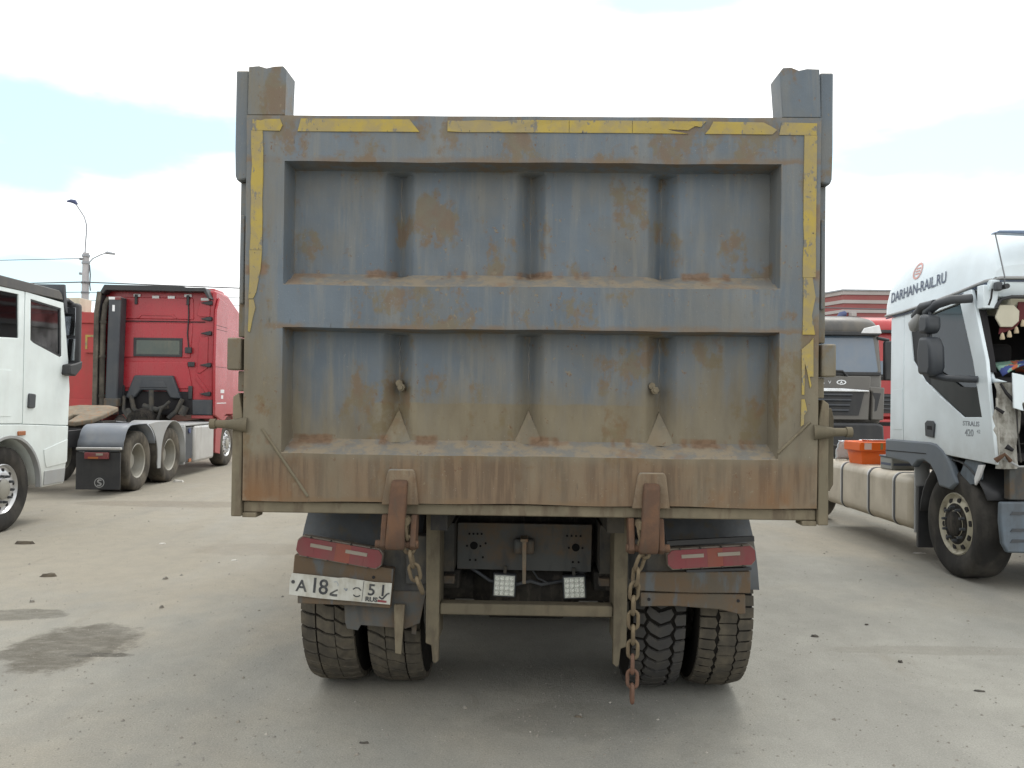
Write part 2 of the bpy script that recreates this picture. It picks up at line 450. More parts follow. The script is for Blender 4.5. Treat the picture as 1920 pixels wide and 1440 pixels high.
# ------------------------------------------------------------------ mesh helpers
class MB:
    def __init__(s):
        s.v, s.f = [], []

    def add(s, vs, fs):
        o = len(s.v)
        s.v += [tuple(p) for p in vs]
        s.f += [tuple(i + o for i in f) for f in fs]
        return s

    def box(s, x0, x1, y0, y1, z0, z1, mat=None):
        vs = [Vector((x, y, z)) for x in (x0, x1) for y in (y0, y1) for z in (z0, z1)]
        if mat is not None:
            vs = [mat @ p for p in vs]
        return s.add(vs, [(0, 1, 3, 2), (4, 6, 7, 5), (0, 4, 5, 1), (2, 3, 7, 6), (0, 2, 6, 4), (1, 5, 7, 3)])

    @staticmethod
    def _p(axis, a, p):
        return {'x': (a, p[0], p[1]), 'y': (p[0], a, p[1]), 'z': (p[0], p[1], a)}[axis]

    def prism(s, pts, axis, a, b, mat=None):
        k = len(pts)
        vs = [Vector(s._p(axis, a, p)) for p in pts] + [Vector(s._p(axis, b, p)) for p in pts]
        if mat is not None:
            vs = [mat @ p for p in vs]
        return s.add(vs, [tuple(range(k)), tuple(range(2 * k - 1, k - 1, -1))] + [(i, (i + 1) % k, k + (i + 1) % k, k + i) for i in range(k)])

    def ring(s, outer, inner, axis, a, b):
        k = len(outer)
        vs = []
        for pts, h in ((outer, a), (inner, a), (outer, b), (inner, b)):
            vs += [s._p(axis, h, p) for p in pts]
        fs = []
        for i in range(k):
            j = (i + 1) % k
            fs += [(i, j, k + j, k + i), (2 * k + i, 3 * k + i, 3 * k + j, 2 * k + j), (i, 2 * k + i, 2 * k + j, j), (k + i, k + j, 3 * k + j, 3 * k + i)]
        return s.add(vs, fs)

    def tube(s, pts, r, n=8, cap=True):
        pts = [Vector(p) for p in pts]
        rs = r if isinstance(r, (list, tuple)) else [r] * len(pts)
        prev = None
        vs = []
        for i, p in enumerate(pts):
            t = (pts[min(i + 1, len(pts) - 1)] - pts[max(i - 1, 0)]).normalized()
            if prev is None:
                q = t.orthogonal().normalized()
            else:
                q = (prev - t * prev.dot(t))
                q = q.normalized() if q.length > 1e-6 else t.orthogonal().normalized()
            prev = q
            e = t.cross(q)
            for k in range(n):
                a = 2 * math.pi * k / n
                vs.append(p + (q * math.cos(a) + e * math.sin(a)) * rs[i])
        fs = []
        for i in range(len(pts) - 1):
            for k in range(n):
                fs.append((i * n + k, i * n + (k + 1) % n, (i + 1) * n + (k + 1) % n, (i + 1) * n + k))
        if cap:
            fs += [tuple(range(n - 1, -1, -1)), tuple(range((len(pts) - 1) * n, len(pts) * n))]
        return s.add(vs, fs)

    def lathe(s, prof, n=48, c=(0, 0, 0), axis='x', closed=False):
        vs = []
        for (h, r) in prof:
            for k in range(n):
                a = 2 * math.pi * k / n
                u, v = r * math.cos(a), r * math.sin(a)
                p = {'x': (h, u, v), 'y': (u, h, v), 'z': (u, v, h)}[axis]
                vs.append((p[0] + c[0], p[1] + c[1], p[2] + c[2]))
        fs = []
        m = len(prof)
        for i in range(m if closed else m - 1):
            j = (i + 1) % m
            for k in range(n):
                fs.append((i * n + k, i * n + (k + 1) % n, j * n + (k + 1) % n, j * n + k))
        return s.add(vs, fs)

    def disc_cyl(s, c, r, axis, h0, h1, n=20, r2=None):
        pr = [(h0, 0.0001), (h0, r), (h1, r2 or r), (h1, 0.0001)]
        return s.lathe(pr, n, c, axis)

    def grid(s, nu, nv, fn):
        vs = [fn(i / (nu - 1), j / (nv - 1)) for j in range(nv) for i in range(nu)]
        fs = [(j * nu + i, j * nu + i + 1, (j + 1) * nu + i + 1, (j + 1) * nu + i) for j in range(nv - 1) for i in range(nu - 1)]
        return s.add(vs, fs)


def mesh_of(name, mb, m, smooth=None):
    me = bpy.data.meshes.new(name)
    me.from_pydata(mb.v, [], mb.f)
    bm = bmesh.new()
    bm.from_mesh(me)
    bmesh.ops.remove_doubles(bm, verts=bm.verts, dist=1e-5)
    bmesh.ops.recalc_face_normals(bm, faces=bm.faces)
    bm.to_mesh(me)
    bm.free()
    if smooth is not None:
        for p in me.polygons:
            p.use_smooth = True
        me.set_sharp_from_angle(angle=R_(smooth))
    me.materials.append(MATS[m] if isinstance(m, str) else m)
    me.update()
    return me


def put(name, me, parent=None, loc=(0, 0, 0), rot=None):
    o = bpy.data.objects.new(name, me)
    col.objects.link(o)
    o.parent = parent
    o.location = loc
    if rot is not None:
        o.rotation_euler = rot
    return o


def part(name, mb, m, parent=None, bevel=0.0, smooth=None, seg=2, solid=0.0, label=None):
    if bevel and smooth is None:
        smooth = 40
    o = put(name, mesh_of(name, mb, m, smooth), parent)
    if solid:
        md = o.modifiers.new('s', 'SOLIDIFY')
        md.thickness = solid
        md.offset = 0
    if bevel:
        md = o.modifiers.new('b', 'BEVEL')
        md.width = bevel
        md.segments = seg
        md.limit_method = 'ANGLE'
        md.angle_limit = R_(35)
        md.harden_normals = False
    if label:
        o['label'] = label
    return o


def pbox(name, m, parent, x0, x1, y0, y1, z0, z1, bevel=0.0, mat=None, **k):
    return part(name, MB().box(x0, x1, y0, y1, z0, z1, mat), m, parent, bevel, **k)


def tag(o, label, cat, group=None):
    o['label'] = label
    o['category'] = cat
    if group:
        o['group'] = group
    return o


def thing(name, loc, label, cat, rotz=0.0, group=None):
    o = bpy.data.objects.new(name, None)
    col.objects.link(o)
    o.empty_display_size = 0.2
    o.location = loc
    o.rotation_euler = (0, 0, rotz)
    return tag(o, label, cat, group)


def text(name, s, size, m, parent, mat4, stretch=1.0, depth=0.0008, align='LEFT', bold=0.0):
    cu = bpy.data.curves.new('txt', 'FONT')
    cu.body = s
    cu.size = size
    cu.extrude = depth
    cu.align_x = align
    cu.resolution_u = 3
    cu.offset = bold
    cu.space_character = 1.0
    to = bpy.data.objects.new('txt', cu)
    col.objects.link(to)
    dg = bpy.context.evaluated_depsgraph_get()
    me = bpy.data.meshes.new_from_object(to.evaluated_get(dg))
    me.name = name
    bpy.data.objects.remove(to)
    me.transform(mat4 @ Matrix.Diagonal((stretch, 1, 1, 1)))
    me.materials.clear()
    me.materials.append(MATS[m])
    return put(name, me, parent)


def frame4(o, ex, ey):
    ex, ey = Vector(ex).normalized(), Vector(ey).normalized()
    ez = ex.cross(ey).normalized()
    ey = ez.cross(ex)
    mm = Matrix((ex, ey, ez)).transposed().to_4x4()
    mm.translation = Vector(o)
    return mm


def arc(cx, cz, r, a0, a1, n):
    return [(cx + r * math.cos(R_(a0 + (a1 - a0) * i / n)), cz + r * math.sin(R_(a0 + (a1 - a0) * i / n))) for i in range(n + 1)]


# ------------------------------------------------------------------ wheels
def tyre_prof(Rr, R, W, shoulder=0.016):
    h = [(-W * .36, Rr), (-W * .45, Rr + .03), (-W * .5, (R + Rr) / 2 + .01), (-W * .485, R - .06), (-W * .455, R - .028), (-W * .40, R - .008), (-W * .28, R - .001), (0, R)]
    return h + [(-x, r) for x, r in h[-2::-1]]


TREADS = {}


def tread_mesh(R, W, kind, seed):
    """raised lugs round the tyre; kind 'chevron', 'bar' or 'worn'"""
    rnd = random.Random(seed)
    mb = MB()
    N = {'chevron': 44, 'bar': 42, 'worn': 52}[kind]
    th = 0.017
    step = 2 * math.pi / N

    def lug(poly, k, phase, lift):
        a0 = (k + phase) * step
        n = len(poly)
        vs = []
        for rr in (R - .03, None):
            for (x, t) in poly:
                if rr is None:
                    q = R + lift - .055 * max(0, abs(x) / (W / 2) - .78) - .010 * (abs(x) / (W / 2)) ** 2
                    s = 0.96
                else:
                    q, s = rr, 1.0
                a = a0 + t * step
                vs.append((x * (1 if rr else .995), q * math.cos(a), q * math.sin(a)))
        fs = [tuple(range(n)), tuple(range(2 * n - 1, n - 1, -1))] + [(i, (i + 1) % n, n + (i + 1) % n, n + i) for i in range(n)]
        mb.add(vs, fs)
    h = W / 2
    for k in range(N):
        if kind == 'chevron':
            g = .06
            lug([(-.40 * h, -.25), (-.05 * h, .17), (.40 * h, -.10), (.50 * h, .25), (.36 * h, .66), (.02 * h, .90), (-.34 * h, .52), (-.50 * h, .12)], k, 0, th)
            lug([(-.96 * h, -.38), (-.58 * h, -.36), (-.50 * h, 0), (-.60 * h, .36), (-.96 * h, .36)], k, .60, th)
            lug([(.96 * h, -.40), (.60 * h, -.40), (.52 * h, -.02), (.60 * h, .34), (.96 * h, .36)], k, .72, th)
        elif kind == 'bar':
            j = rnd.uniform(-.02, .02)
            lug([(-.97 * h, -.52), (-.60 * h, -.40), (-.33 * h, -.06), (-.31 * h, .74), (-.60 * h, .42), (-.97 * h, .30)], k, j, th)
            lug([(-.29 * h, -.50), (.02 * h, -.40), (.36 * h, -.04), (.36 * h, .76), (.02 * h, .42), (-.29 * h, .32)], k, .30 + j, th)
            lug([(.42 * h, -.42), (.70 * h, -.34), (.97 * h, -.20), (.97 * h, .62), (.70 * h, .48), (.42 * h, .40)], k, .62 + j, th)
        else:
            lug([(-.97 * h, -.36), (-.44 * h, -.44), (-.36 * h, 0), (-.44 * h, .42), (-.97 * h, .46)], k, 0, th * .45)
            lug([(-.32 * h, -.42), (.0 * h, -.46), (.32 * h, -.42), (.36 * h, 0), (.32 * h, .46), (-.32 * h, .46), (-.25 * h, 0)], k, .5, th * .45)
            lug([(.97 * h, -.36), (.44 * h, -.44), (.36 * h, 0), (.44 * h, .42), (.97 * h, .46)], k, .15, th * .45)
    return mb


WHEELS = {}


def wheel(parent, loc, kind, face=1, spin=0.0):
    """kinds: tipper_chevron/bar/worn (drive tyres of the tipper), front_alloy, front_cream, dual_steel, plain"""
    if kind not in WHEELS:
        R, W, Rr = {'t': (0.53, 0.285, 0.285)}.get(kind[0], (0.48, 0.30, 0.272))
        lugs = kind.startswith('tipper')
        prof = tyre_prof(Rr, R - (.016 if lugs else 0), W)
        ty = mesh_of('tyre', MB().lathe(prof, 64), 'tread_groove' if lugs else ('tyre_dusty' if kind in ('dual_steel', 'front_alloy') else 'tyre'), 40)
        kids = [('tyre', ty)]
        if lugs:
            kd = kind.split('_')[1]
            kids.append(('tread', mesh_of('tread', tread_mesh(R - .016, W * .97, kd, 3), 'tread_new' if kd == 'chevron' else 'tread_dark')))
        else:
            g = MB()
            for x in (-.32, -.11, .11, .32):
                pass
        rim = MB()
        if kind.startswith('front'):
            pr = [(-W * .36, Rr + .01), (W * .40, Rr + .012), (W * .42, Rr + .002), (W * .37, Rr - .010), (W * .32, Rr - .020), (W * .31, Rr - .035), (W * .36, .215), (W * .40, .178), (W * .40, .125), (W * .42, .11), (W * .43, .085), (W * .43, .0005)]
        elif kind == 'dual_steel' or lugs:
            pr = [(-W * .36, Rr + .01), (W * .40, Rr + .012), (W * .42, Rr + .002), (W * .38, Rr - .014), (W * .10, Rr - .028), (-W * .18, Rr - .045), (-W * .26, Rr - .09), (-W * .26, .13), (W * .05, .115), (W * .05, .0005)]
        else:
            pr = [(-W * .36, Rr + .01), (W * .40, Rr + .01), (W * .36, Rr - .015), (0, Rr - .03), (0, .0005)]
        rm = mesh_of('wheel', rim.lathe(pr, 48), {'front_alloy': 'rim_alloy', 'front_cream': 'rim_cream', 'front_white': 'rim_alloy'}.get(kind, 'rim_steel'), 35)
        extra = []
        if kind.startswith('front'):
            hole = mesh_of('hand_hole', MB().disc_cyl((0, 0, 0), .027 if kind == 'front_cream' else .022, 'x', -.012, .004, 14), 'interior')
            nut = mesh_of('wheel_nut', MB().disc_cyl((0, 0, 0), .017, 'x', 0, .045, 6, .013), 'dark_plastic' if kind != 'front_alloy' else 'chrome')
            for k in range(10):
                a = 2 * math.pi * k / 10
                extra.append(('hand_hole', hole, (W * .365, .214 * math.cos(a), .212 * math.sin(a))))
                extra.append(('wheel_nut', nut, (W * .40, .15 * math.cos(a + .3), .15 * math.sin(a + .3))))
            hb = mesh_of('hub', MB().lathe([(W * .3, .12), (W * .47, .112), (W * .50, .088), (W * .505, .0005)], 28), 'grease_black' if kind == 'front_cream' else 'rim_steel', 30)
            extra.append(('hub', hb, (0, 0, 0)))
            if kind == 'front_cream':
                gr = mesh_of('grease_stain', MB().lathe([(W * .394, .186), (W * .404, .176), (W * .406, .12)], 40), 'grease_black')
                extra.append(('grease_stain', gr, (0, 0, 0)))
        WHEELS[kind] = (rm, kids, extra)
    rm, kids, extra = WHEELS[kind]
    o = put('wheel', rm, parent, loc, (spin, 0, 0 if face > 0 else math.pi))
    for nm, me in kids:
        put(nm, me, o)
    for nm, me, l in extra:
        put(nm, me, o, l)
    return o


# ================================================================== GROUND
n = NT('yard_ground')
x, y, z = n.sep()
big = n.noise(0.35, 5, 0.6, dist=0.6)
mid = n.noise(1.3, 6, 0.65, n.map((1, 0.7, 1)))
fin = n.noise(30, 5, 0.7)
grit = n.noise(120, 3, 0.75)
c = n.mix(n.ramp(mid, 0.32, 0.68), (0.250, 0.246, 0.218), (0.322, 0.316, 0.278))
tan_f = n.math('ADD', n.ramp(x, 3.5, -2.5, 0.06, 0.46), n.ramp(y, 4.0, 9.0, 0.0, 0.36))
tan_f = n.math('ADD', tan_f, n.math('MULTIPLY', n.math('SUBTRACT', big, 0.5), 1.8))
tan_f = n.math('ADD', tan_f, n.math('MULTIPLY', n.math('SUBTRACT', mid, 0.5), 0.7))
c = n.mix(n.ramp(tan_f, 0.15, 0.75, 0.0, 0.85), c, n.mix(fin, (0.290, 0.258, 0.198), (0.368, 0.325, 0.252)))
# tyre-swept lanes running along the yard
lane = n.noise(1.1, 4, 0.6, n.map((1.0, 0.16, 1), (3, 0, 0), (0, 0, R_(18))))
c = n.mix(n.ramp(lane, 0.52, 0.72, 0, 0.40), c, (0.21, 0.205, 0.186))
c = n.mix(n.ramp(n.noise(2.6, 5, 0.65, n.map((1, 0.3, 1), (7, 2, 0), (0, 0, R_(-35)))), 0.60, 0.72, 0, 0.35), c, (0.205, 0.175, 0.13))


def stain(n, px, py, rx, ry, rot, edge=0.25):
    p = on_ground(px, py)
    v = n.map((1, 1, 1), (-p.x, -p.y, 0))
    v = n.map((1 / rx, 1 / ry, 0), (0, 0, 0), (0, 0, R_(rot)), v)
    l = n.t.nodes.new('ShaderNodeVectorMath')
    l.operation = 'LENGTH'
    n.set(l.inputs[0], v)
    q = n.math('ADD', l.outputs['Value'], n.math('MULTIPLY', n.math('SUBTRACT', n.noise(4.2, 7, 0.72), 0.5), 1.15))
    return n.math('MULTIPLY', n.ramp(q, 0.78, 0.78 + edge, 1.0, 0.0), n.ramp(n.noise(7, 6, 0.7, n.map((1, 2.2, 1), (2, 3, 0), (0, 0, R_(25)))), 0.3, 0.6, 0.55, 1.0))


for a, dark, f in (((132, 1212, 0.40, 0.52, 20), (0.072, 0.060, 0.040), 0.95), ((185, 1228, 0.22, 0.05, 10), (0.035, 0.028, 0.018), 0.9),
                   ((40, 1152, 0.34, 0.17, 0), (0.095, 0.087, 0.066), 0.85), ((330, 945, 1.6, 0.35, -8), (0.17, 0.135, 0.095), 0.55),
                   ((480, 1030, 0.7, 0.35, 20), (0.20, 0.165, 0.12), 0.45), ((1080, 1350, 0.45, 0.25, 0), (0.125, 0.115, 0.09), 0.35),
                   ((1780, 1220, 0.9, 0.10, -28), (0.16, 0.145, 0.115), 0.4)):
    c = n.mix(n.math('MULTIPLY', stain(n, *a), f), c, dark)
c = n.mix(n.ramp(n.noise(5.5, 6, 0.7), 0.35, 0.68, 0, 0.28), c, (0.19, 0.182, 0.16))
c = n.mix(n.ramp(n.noise(0.8, 5, 0.6, n.map((1, .5, 1), (11, 4, 0), (0, 0, R_(25)))), 0.5, 0.7, 0, 0.3), c, (0.36, 0.35, 0.315))
c = n.mix(n.ramp(grit, 0.30, 0.75, 0, 1), n.mix(0.30, c, (0.10, 0.10, 0.095)), n.mix(0.16, c, (0.48, 0.47, 0.43)))
c = n.mix(n.ramp(n.noise(55, 2, 0.5, n.map((1, 1, 1), (5, 9, 0))), 0.66, 0.72, 0, 0.35), c, (0.14, 0.135, 0.12))
c = n.mix(n.ramp(n.voro(26), 0.10, 0.05, 0, 0.5), c, (0.37, 0.36, 0.33))
c = n.mix(n.ramp(n.voro(15, n.map((1, 1, 1), (3.3, 1.7, 0))), 0.07, 0.04, 0, 0.7), c, (0.07, 0.065, 0.06))
n.inp('Base Color', c)
n.inp('Roughness', 0.92)
n.inp('Specular IOR Level', 0.2)
n.bump(n.math('ADD', n.math('MULTIPLY', mid, 2.0), n.math('ADD', n.math('MULTIPLY', fin, 0.5), n.math('MULTIPLY', grit, 0.25))), 0.5, 0.02)
MATS['yard_ground'] = n.m
# one sheet, fine near the camera, reaching the horizon
xs = [-900, -300, -100, -40] + [-20 + i * 1.0 for i in range(41)] + [40, 100, 300, 900]
ys = [-300, -60, -20] + [-4 + i * 1.0 for i in range(40)] + [60, 120, 400, 1200]
mb = MB()
mb.add([(a, b, 0) for b in ys for a in xs], [(j * len(xs) + i, j * len(xs) + i + 1, (j + 1) * len(xs) + i + 1, (j + 1) * len(xs) + i) for j in range(len(ys) - 1) for i in range(len(xs) - 1)])
o = part('ground', mb, 'yard_ground')
o['kind'] = 'structure'
o['label'] = 'dusty grey and tan truck yard ground with oil stains'

# ================================================================== DUMP TRUCK (rear view)
YAW = R_(-1.2)
LEAN = 0.0147
dt = thing('dump_truck', (0.075, 3.56, 0), 'weathered blue-grey dump truck seen from behind, rusty tailgate with yellow tape', 'dump truck', YAW)


def ly(z, off=0.0):
    return off - LEAN * (z - 1.0)


ZT, ZB = 2.84, 1.117
REC = ((2.635, 2.627, 2.083, 2.150), (1.893, 1.886, 1.330, 1.392))   # front top, back top, front bottom, back bottom
XR = 1.09
DPT = 0.12
VAL = (-0.606, 0.0, 0.606)


def jit(a, b, s):
    return math.sin(a * 7.3 + s) * math.cos(b * 5.1 + s * 2.1) * 0.5 + math.sin(a * 17 + b * 11 + s) * 0.25


def tg_depth(x, z):
    """how far the face lies forward of the frame's outer face at (x,z)"""
    ax = abs(x)
    d = 0.0
    zs = z
    for (ft, bt, fb, bb) in REC:
        if fb < zs < ft and ax < XR + .012:
            q = 1.0
            if zs > bt:
                q = min(q, (ft - zs) / (ft - bt))
            if zs < bb:
                q = min(q, (zs - fb) / (bb - fb))
            q = min(q, (XR + .012 - ax) / .014)
            q = max(0, min(1, q))
            e = DPT * q
            if q > .6:
                for vx in VAL:
                    t = max(0, min(1, (.074 - abs(x - vx)) / .074)) * (1 if zs < bt - .004 else 0)
                    e += .082 * (t ** 1.25 if t < .85 else .816 + (t - .85) * .6) * (q - .6) / .4
                e -= .006 * math.sin(min(1, max(0, (z - bb) / (bt - bb))) * math.pi) * math.cos(x * 10.3)
            d = e
    d += .0035 * jit(x * 1.4, z * 1.7, 1.3) + (.004 * jit(x * 2.9 + 1, z * 3.7, 4.1) if d > .05 else 0)
    return d


def lines(a, b, step, extra):
    k = max(1, int(round((b - a) / step)))
    s = [a + (b - a) * i / k for i in range(k + 1)]
    s = [v for v in s if all(abs(v - e) > step * .3 for e in extra)] + [e for e in extra if a <= e <= b]
    s += [a, b]
    return sorted(set(round(v, 5) for v in s))


ex_x = [v + d_ for v in VAL for d_ in (-.074, -.066, -.058, -.05, -.042, -.034, -.026, -.018, -.01, 0, .01, .018, .026, .034, .042, .05, .058, .066, .074)]
for sg in (-1, 1):
    ex_x += [sg * v for v in (XR + .02, XR + .013, XR + .009, XR + .005, XR + .001, XR - .002, XR - .006, XR - .015)]
ex_z = []
for (ft, bt, fb, bb) in REC:
    ex_z += [bt - .012, bt - .004, ft + .004, ft, ft - .001, bt + .001, bt - .003, fb - .004, fb, fb + .004, bb - .003, bb, bb + .006]


def tg_region(x0, x1, z0, z1, skirt=()):
    X = lines(x0, x1, .025, ex_x)
    Z = lines(z0, z1, .03, ex_z)
    mb = MB()
    def wob(a, b):      # rails are not ruler-straight
        k = min(1, max(0, (ZT - b) / .12), max(0, (b - ZB) / .10))
        return b + k * (.0016 * math.sin(a * 5.3 + 1.0) + .0009 * math.sin(a * 17.0)) + .0025 * (1 - k) * math.sin(a * 9 + 2) * (b < 2)
    vs = [(a, ly(b, tg_depth(a, b)), wob(a, b)) for b in Z for a in X]
    nx = len(X)
    fs = [(j * nx + i, j * nx + i + 1, (j + 1) * nx + i + 1, (j + 1) * nx + i) for j in range(len(Z) - 1) for i in range(nx - 1)]
    mb.add(vs, fs)

    def strip(pts):
        k = len(pts)
        mb.add(list(pts) + [(p[0], p[1] + .16, p[2]) for p in pts], [(i, i + 1, k + i + 1, k + i) for i in range(k - 1)])
    if 'l' in skirt:
        strip([vs[j * nx] for j in range(len(Z))])
    if 'r' in skirt:
        strip([vs[j * nx + nx - 1] for j in range(len(Z))])
    if 't' in skirt:
        strip(vs[(len(Z) - 1) * nx:])
    if 'b' in skirt:
        strip(vs[:nx])
    return mb


tg = pbox('tailgate', DP2, dt, -1.265, 1.265, .196, .215, ZB + .01, ZT - .01, label='ribbed steel tailgate, mud and rust on blue-grey paint')
XE = 1.275
SM = 38
part('top_rail', tg_region(-XR - .02, XR + .02, REC[0][0], ZT, ('t',)), DP, tg, smooth=SM)
part('middle_rail', tg_region(-XR - .02, XR + .02, REC[1][0], REC[0][2], ()), DP, tg, smooth=SM)
part('bottom_rail', tg_region(-XR - .02, XR + .02, ZB, REC[1][2], ('b',)), DP, tg, smooth=SM, label='rusty brown bottom rail')
for sg in (-1, 1):
    a, b = sorted((sg * (XR + .02), sg * XE))
    part('stile', tg_region(a, b, ZB, ZT, ('l' if sg < 0 else 'r', 't', 'b')), DP, tg, smooth=SM)
xb = [-XR - .02, VAL[0], VAL[1], VAL[2], XR + .02]
for (ft, bt, fb, bb) in REC:
    for i in range(4):
        part('panel', tg_region(xb[i], xb[i + 1], fb, ft), DP, tg, smooth=SM)
# weld seam on valleys, gusset plates at the foot of the lower valleys, bolts
for vx in VAL:
    for (bt, bb) in ((2.62, 2.15), (1.88, 1.62)):
        mb = MB()
        pts = [(vx + .004 * math.sin(q * 9), ly(bt + (bb - bt) * q / 12, DPT + .074), bt + (bb - bt) * q / 12) for q in range(13)]
        mb.tube(pts, .006, 6)
        part('weld_seam', mb, DP, tg, smooth=60)
    mb = MB()
    a, b, cc_ = (vx - .068, ly(1.392, DPT + .004), 1.378), (vx + .068, ly(1.392, DPT + .004), 1.378), (vx, ly(1.54, DPT + .058), 1.53)
    a2, b2, c2 = (vx - .072, ly(1.392, DPT + .085), 1.390), (vx + .072, ly(1.392, DPT + .085), 1.390), (vx, ly(1.54, DPT + .085), 1.545)
    mb.add([a, b, cc_, a2, b2, c2], [(0, 1, 2), (3, 5, 4), (0, 3, 4, 1), (1, 4, 5, 2), (2, 5, 3, 0)])
    part('gusset_plate', mb, DP, tg)
for vx in (VAL[0] + .02, VAL[2] - .03):
    mb = MB()
    mb.disc_cyl((vx, ly(1.63), 1.632), .018, 'y', .10, .2, 6)
    mb.disc_cyl((vx, ly(1.63), 1.632), .010, 'y', .085, .11, 10)
    mb.disc_cyl((vx - .012, ly(1.65), 1.652), .016, 'y', .12, .2, 8)
    part('bolt', mb, 'mud_steel', tg, smooth=40)
# yellow reflective tape, worn
def tape(pts, off=-.0045, mat='yellow_tape'):
    mb = MB()
    k = len(pts)
    f = [(x_, ly(z_, off + .0035 * jit(x_ * 1.4, z_ * 1.7, 1.3)), z_) for x_, z_ in pts]
    g = [(x_, ly(z_, .004), z_) for x_, z_ in pts]
    mb.add(f + g, [tuple(range(k))] + [(i, (i + 1) % k, k + (i + 1) % k, k + i) for i in range(k)])
    return part('reflective_tape', mb, mat, tg)


def ragged(x0, x1, z0, z1, seed, amp=.006, ends=(0, 0), vert=False):
    rnd = random.Random(seed)
    L = (z1 - z0) if vert else (x1 - x0)
    k = max(3, int(L / .07))
    lo, hi = [], []
    for i in range(k + 1):
        t = i / k
        j1 = rnd.choice((0, 0, 0, 1)) * rnd.uniform(0, amp * 2)
        j2 = rnd.choice((0, 0, 0, 1)) * rnd.uniform(0, amp * 2)
        if vert:
            zz_ = z0 + L * t
            lo.append((x0 + j1, zz_))
            hi.append((x1 - j2, zz_))
        else:
            xx = x0 + L * t
            lo.append((xx + (ends[0] if i == 0 else 0) * 0 + (ends[1] if i == k else 0), z0 + j1 * .5))
            hi.append((xx + (ends[0] if i == 0 else 0), z1 - j2))
    return lo + hi[::-1]


tape([(-1.248, 2.772), (-1.125, 2.770), (-1.113, 2.795), (-1.125, 2.823), (-1.19, 2.822), (-1.21, 2.815), (-1.248, 2.82), (-1.246, 2.79)])
tape(ragged(-1.253, -1.198, 2.2375, 2.7705, 3, .003, vert=True))
tape([(-1.255, 2.236), (-1.198, 2.236), (-1.204, 2.15), (-1.222, 2.05), (-1.236, 2.02), (-1.257, 2.02), (-1.252, 2.12)])
tape([(-1.254, 2.016), (-1.234, 2.016), (-1.226, 1.98), (-1.238, 1.93), (-1.25, 1.87), (-1.258, 1.875), (-1.256, 1.95)])
tape([(-1.045, 2.768), (-.50, 2.768), (-.545, 2.823), (-1.03, 2.825)])
tape(ragged(-.375, .164, 2.768, 2.823, 11, .004))
tape(ragged(.166, .443, 2.768, 2.823, 13, .004))
tape([(.445, 2.768), (.69, 2.766), (.62, 2.778), (.60, 2.785), (.69, 2.782), (.72, 2.80), (.745, 2.796), (.77, 2.822), (.60, 2.820), (.445, 2.823)])
tape([(.765, 2.766), (1.06, 2.765), (1.08, 2.785), (1.055, 2.80), (1.02, 2.818), (.80, 2.82), (.785, 2.79)])
tape([(1.09, 2.763), (1.20, 2.763), (1.255, 2.763), (1.255, 2.815), (1.10, 2.818)])
tape(ragged(1.200, 1.256, 2.137, 2.762, 5, .002, vert=True))
tape(ragged(1.203, 1.257, 1.885, 2.136, 6, .008, vert=True))
tape([(1.200, 1.82), (1.235, 1.85), (1.25, 1.87), (1.252, 1.70), (1.235, 1.70), (1.243, 1.66), (1.238, 1.65), (1.225, 1.72), (1.214, 1.76), (1.212, 1.62), (1.202, 1.62)])
tape([(1.200, 1.60), (1.214, 1.60), (1.226, 1.55), (1.213, 1.53), (1.212, 1.49), (1.199, 1.48)])

# corner posts with the wavy sheet tops, and the rear body posts outside the tailgate
for sg in (-1, 1):
    mb = MB()
    top = [(1.10, 3.045), (1.115, 3.062), (1.155, 3.060), (1.19, 3.052), (1.225, 3.062), (1.27, 3.058)]
    if sg > 0:
        top = [(1.09, 3.04), (1.105, 3.062), (1.14, 3.064), (1.175, 3.05), (1.21, 3.058), (1.265, 3.056)]
    pts = [(sg * 1.105, 2.842)] + [(sg * a, b) for a, b in top] + [(sg * 1.272, 2.842)]
    mm = Matrix.Translation((0, -.028, 0))
    o = part('corner_post', mb.prism(pts, 'y', 0, .135, mm), DP2, dt, bevel=.003)
    mb = MB()
    mb.prism([(sg * 1.274, 2.56), (sg * 1.276, 3.05), (sg * 1.335, 3.05), (sg * 1.335, 2.70), (sg * 1.332, 2.575), (sg * 1.322, 2.55)], 'y', -.006, .12)
    part('post_guard', mb, DP2, dt, bevel=.008)
    mb = MB()
    mb.box(sg * 1.286, sg * 1.318, .03, .20, 1.85, 2.552)
    mb.box(sg * 1.29, sg * 1.31, .012, .03, 2.0, 2.4)
    part('side_post', mb, DP2, dt, bevel=.005)
    pbox('bracket', DP2, dt, sg * 1.29, sg * 1.352, -.015, .07, 1.70, 1.845, .008)
    mb = MB().prism([(sg * 1.281, 1.50), (sg * 1.281, 1.045), (sg * 1.327, 1.045), (sg * 1.327, 1.58), (sg * 1.30, 1.60)], 'y', .0, .14)
    part('side_post', mb, 'mud_steel', dt, bevel=.005)
    mb = MB().box(sg * 1.282, sg * 1.312, .02, .13, 1.605, 1.697)
    part('side_post', mb, DP2, dt, bevel=.005)
    # locking pin
    mb = MB()
    mb.tube([(sg * 1.26, .0, 1.455), (sg * 1.31, -.012, 1.456), (sg * 1.345, -.012, 1.457), (sg * 1.40, -.012, 1.458)], [.036, .026, .019, .018], 14)
    mb.tube([(sg * 1.395, -.012, 1.458), (sg * 1.42, -.012, 1.458)], .023, 14)
    part('locking_pin', mb, 'mud_steel_shaded', dt, smooth=40)
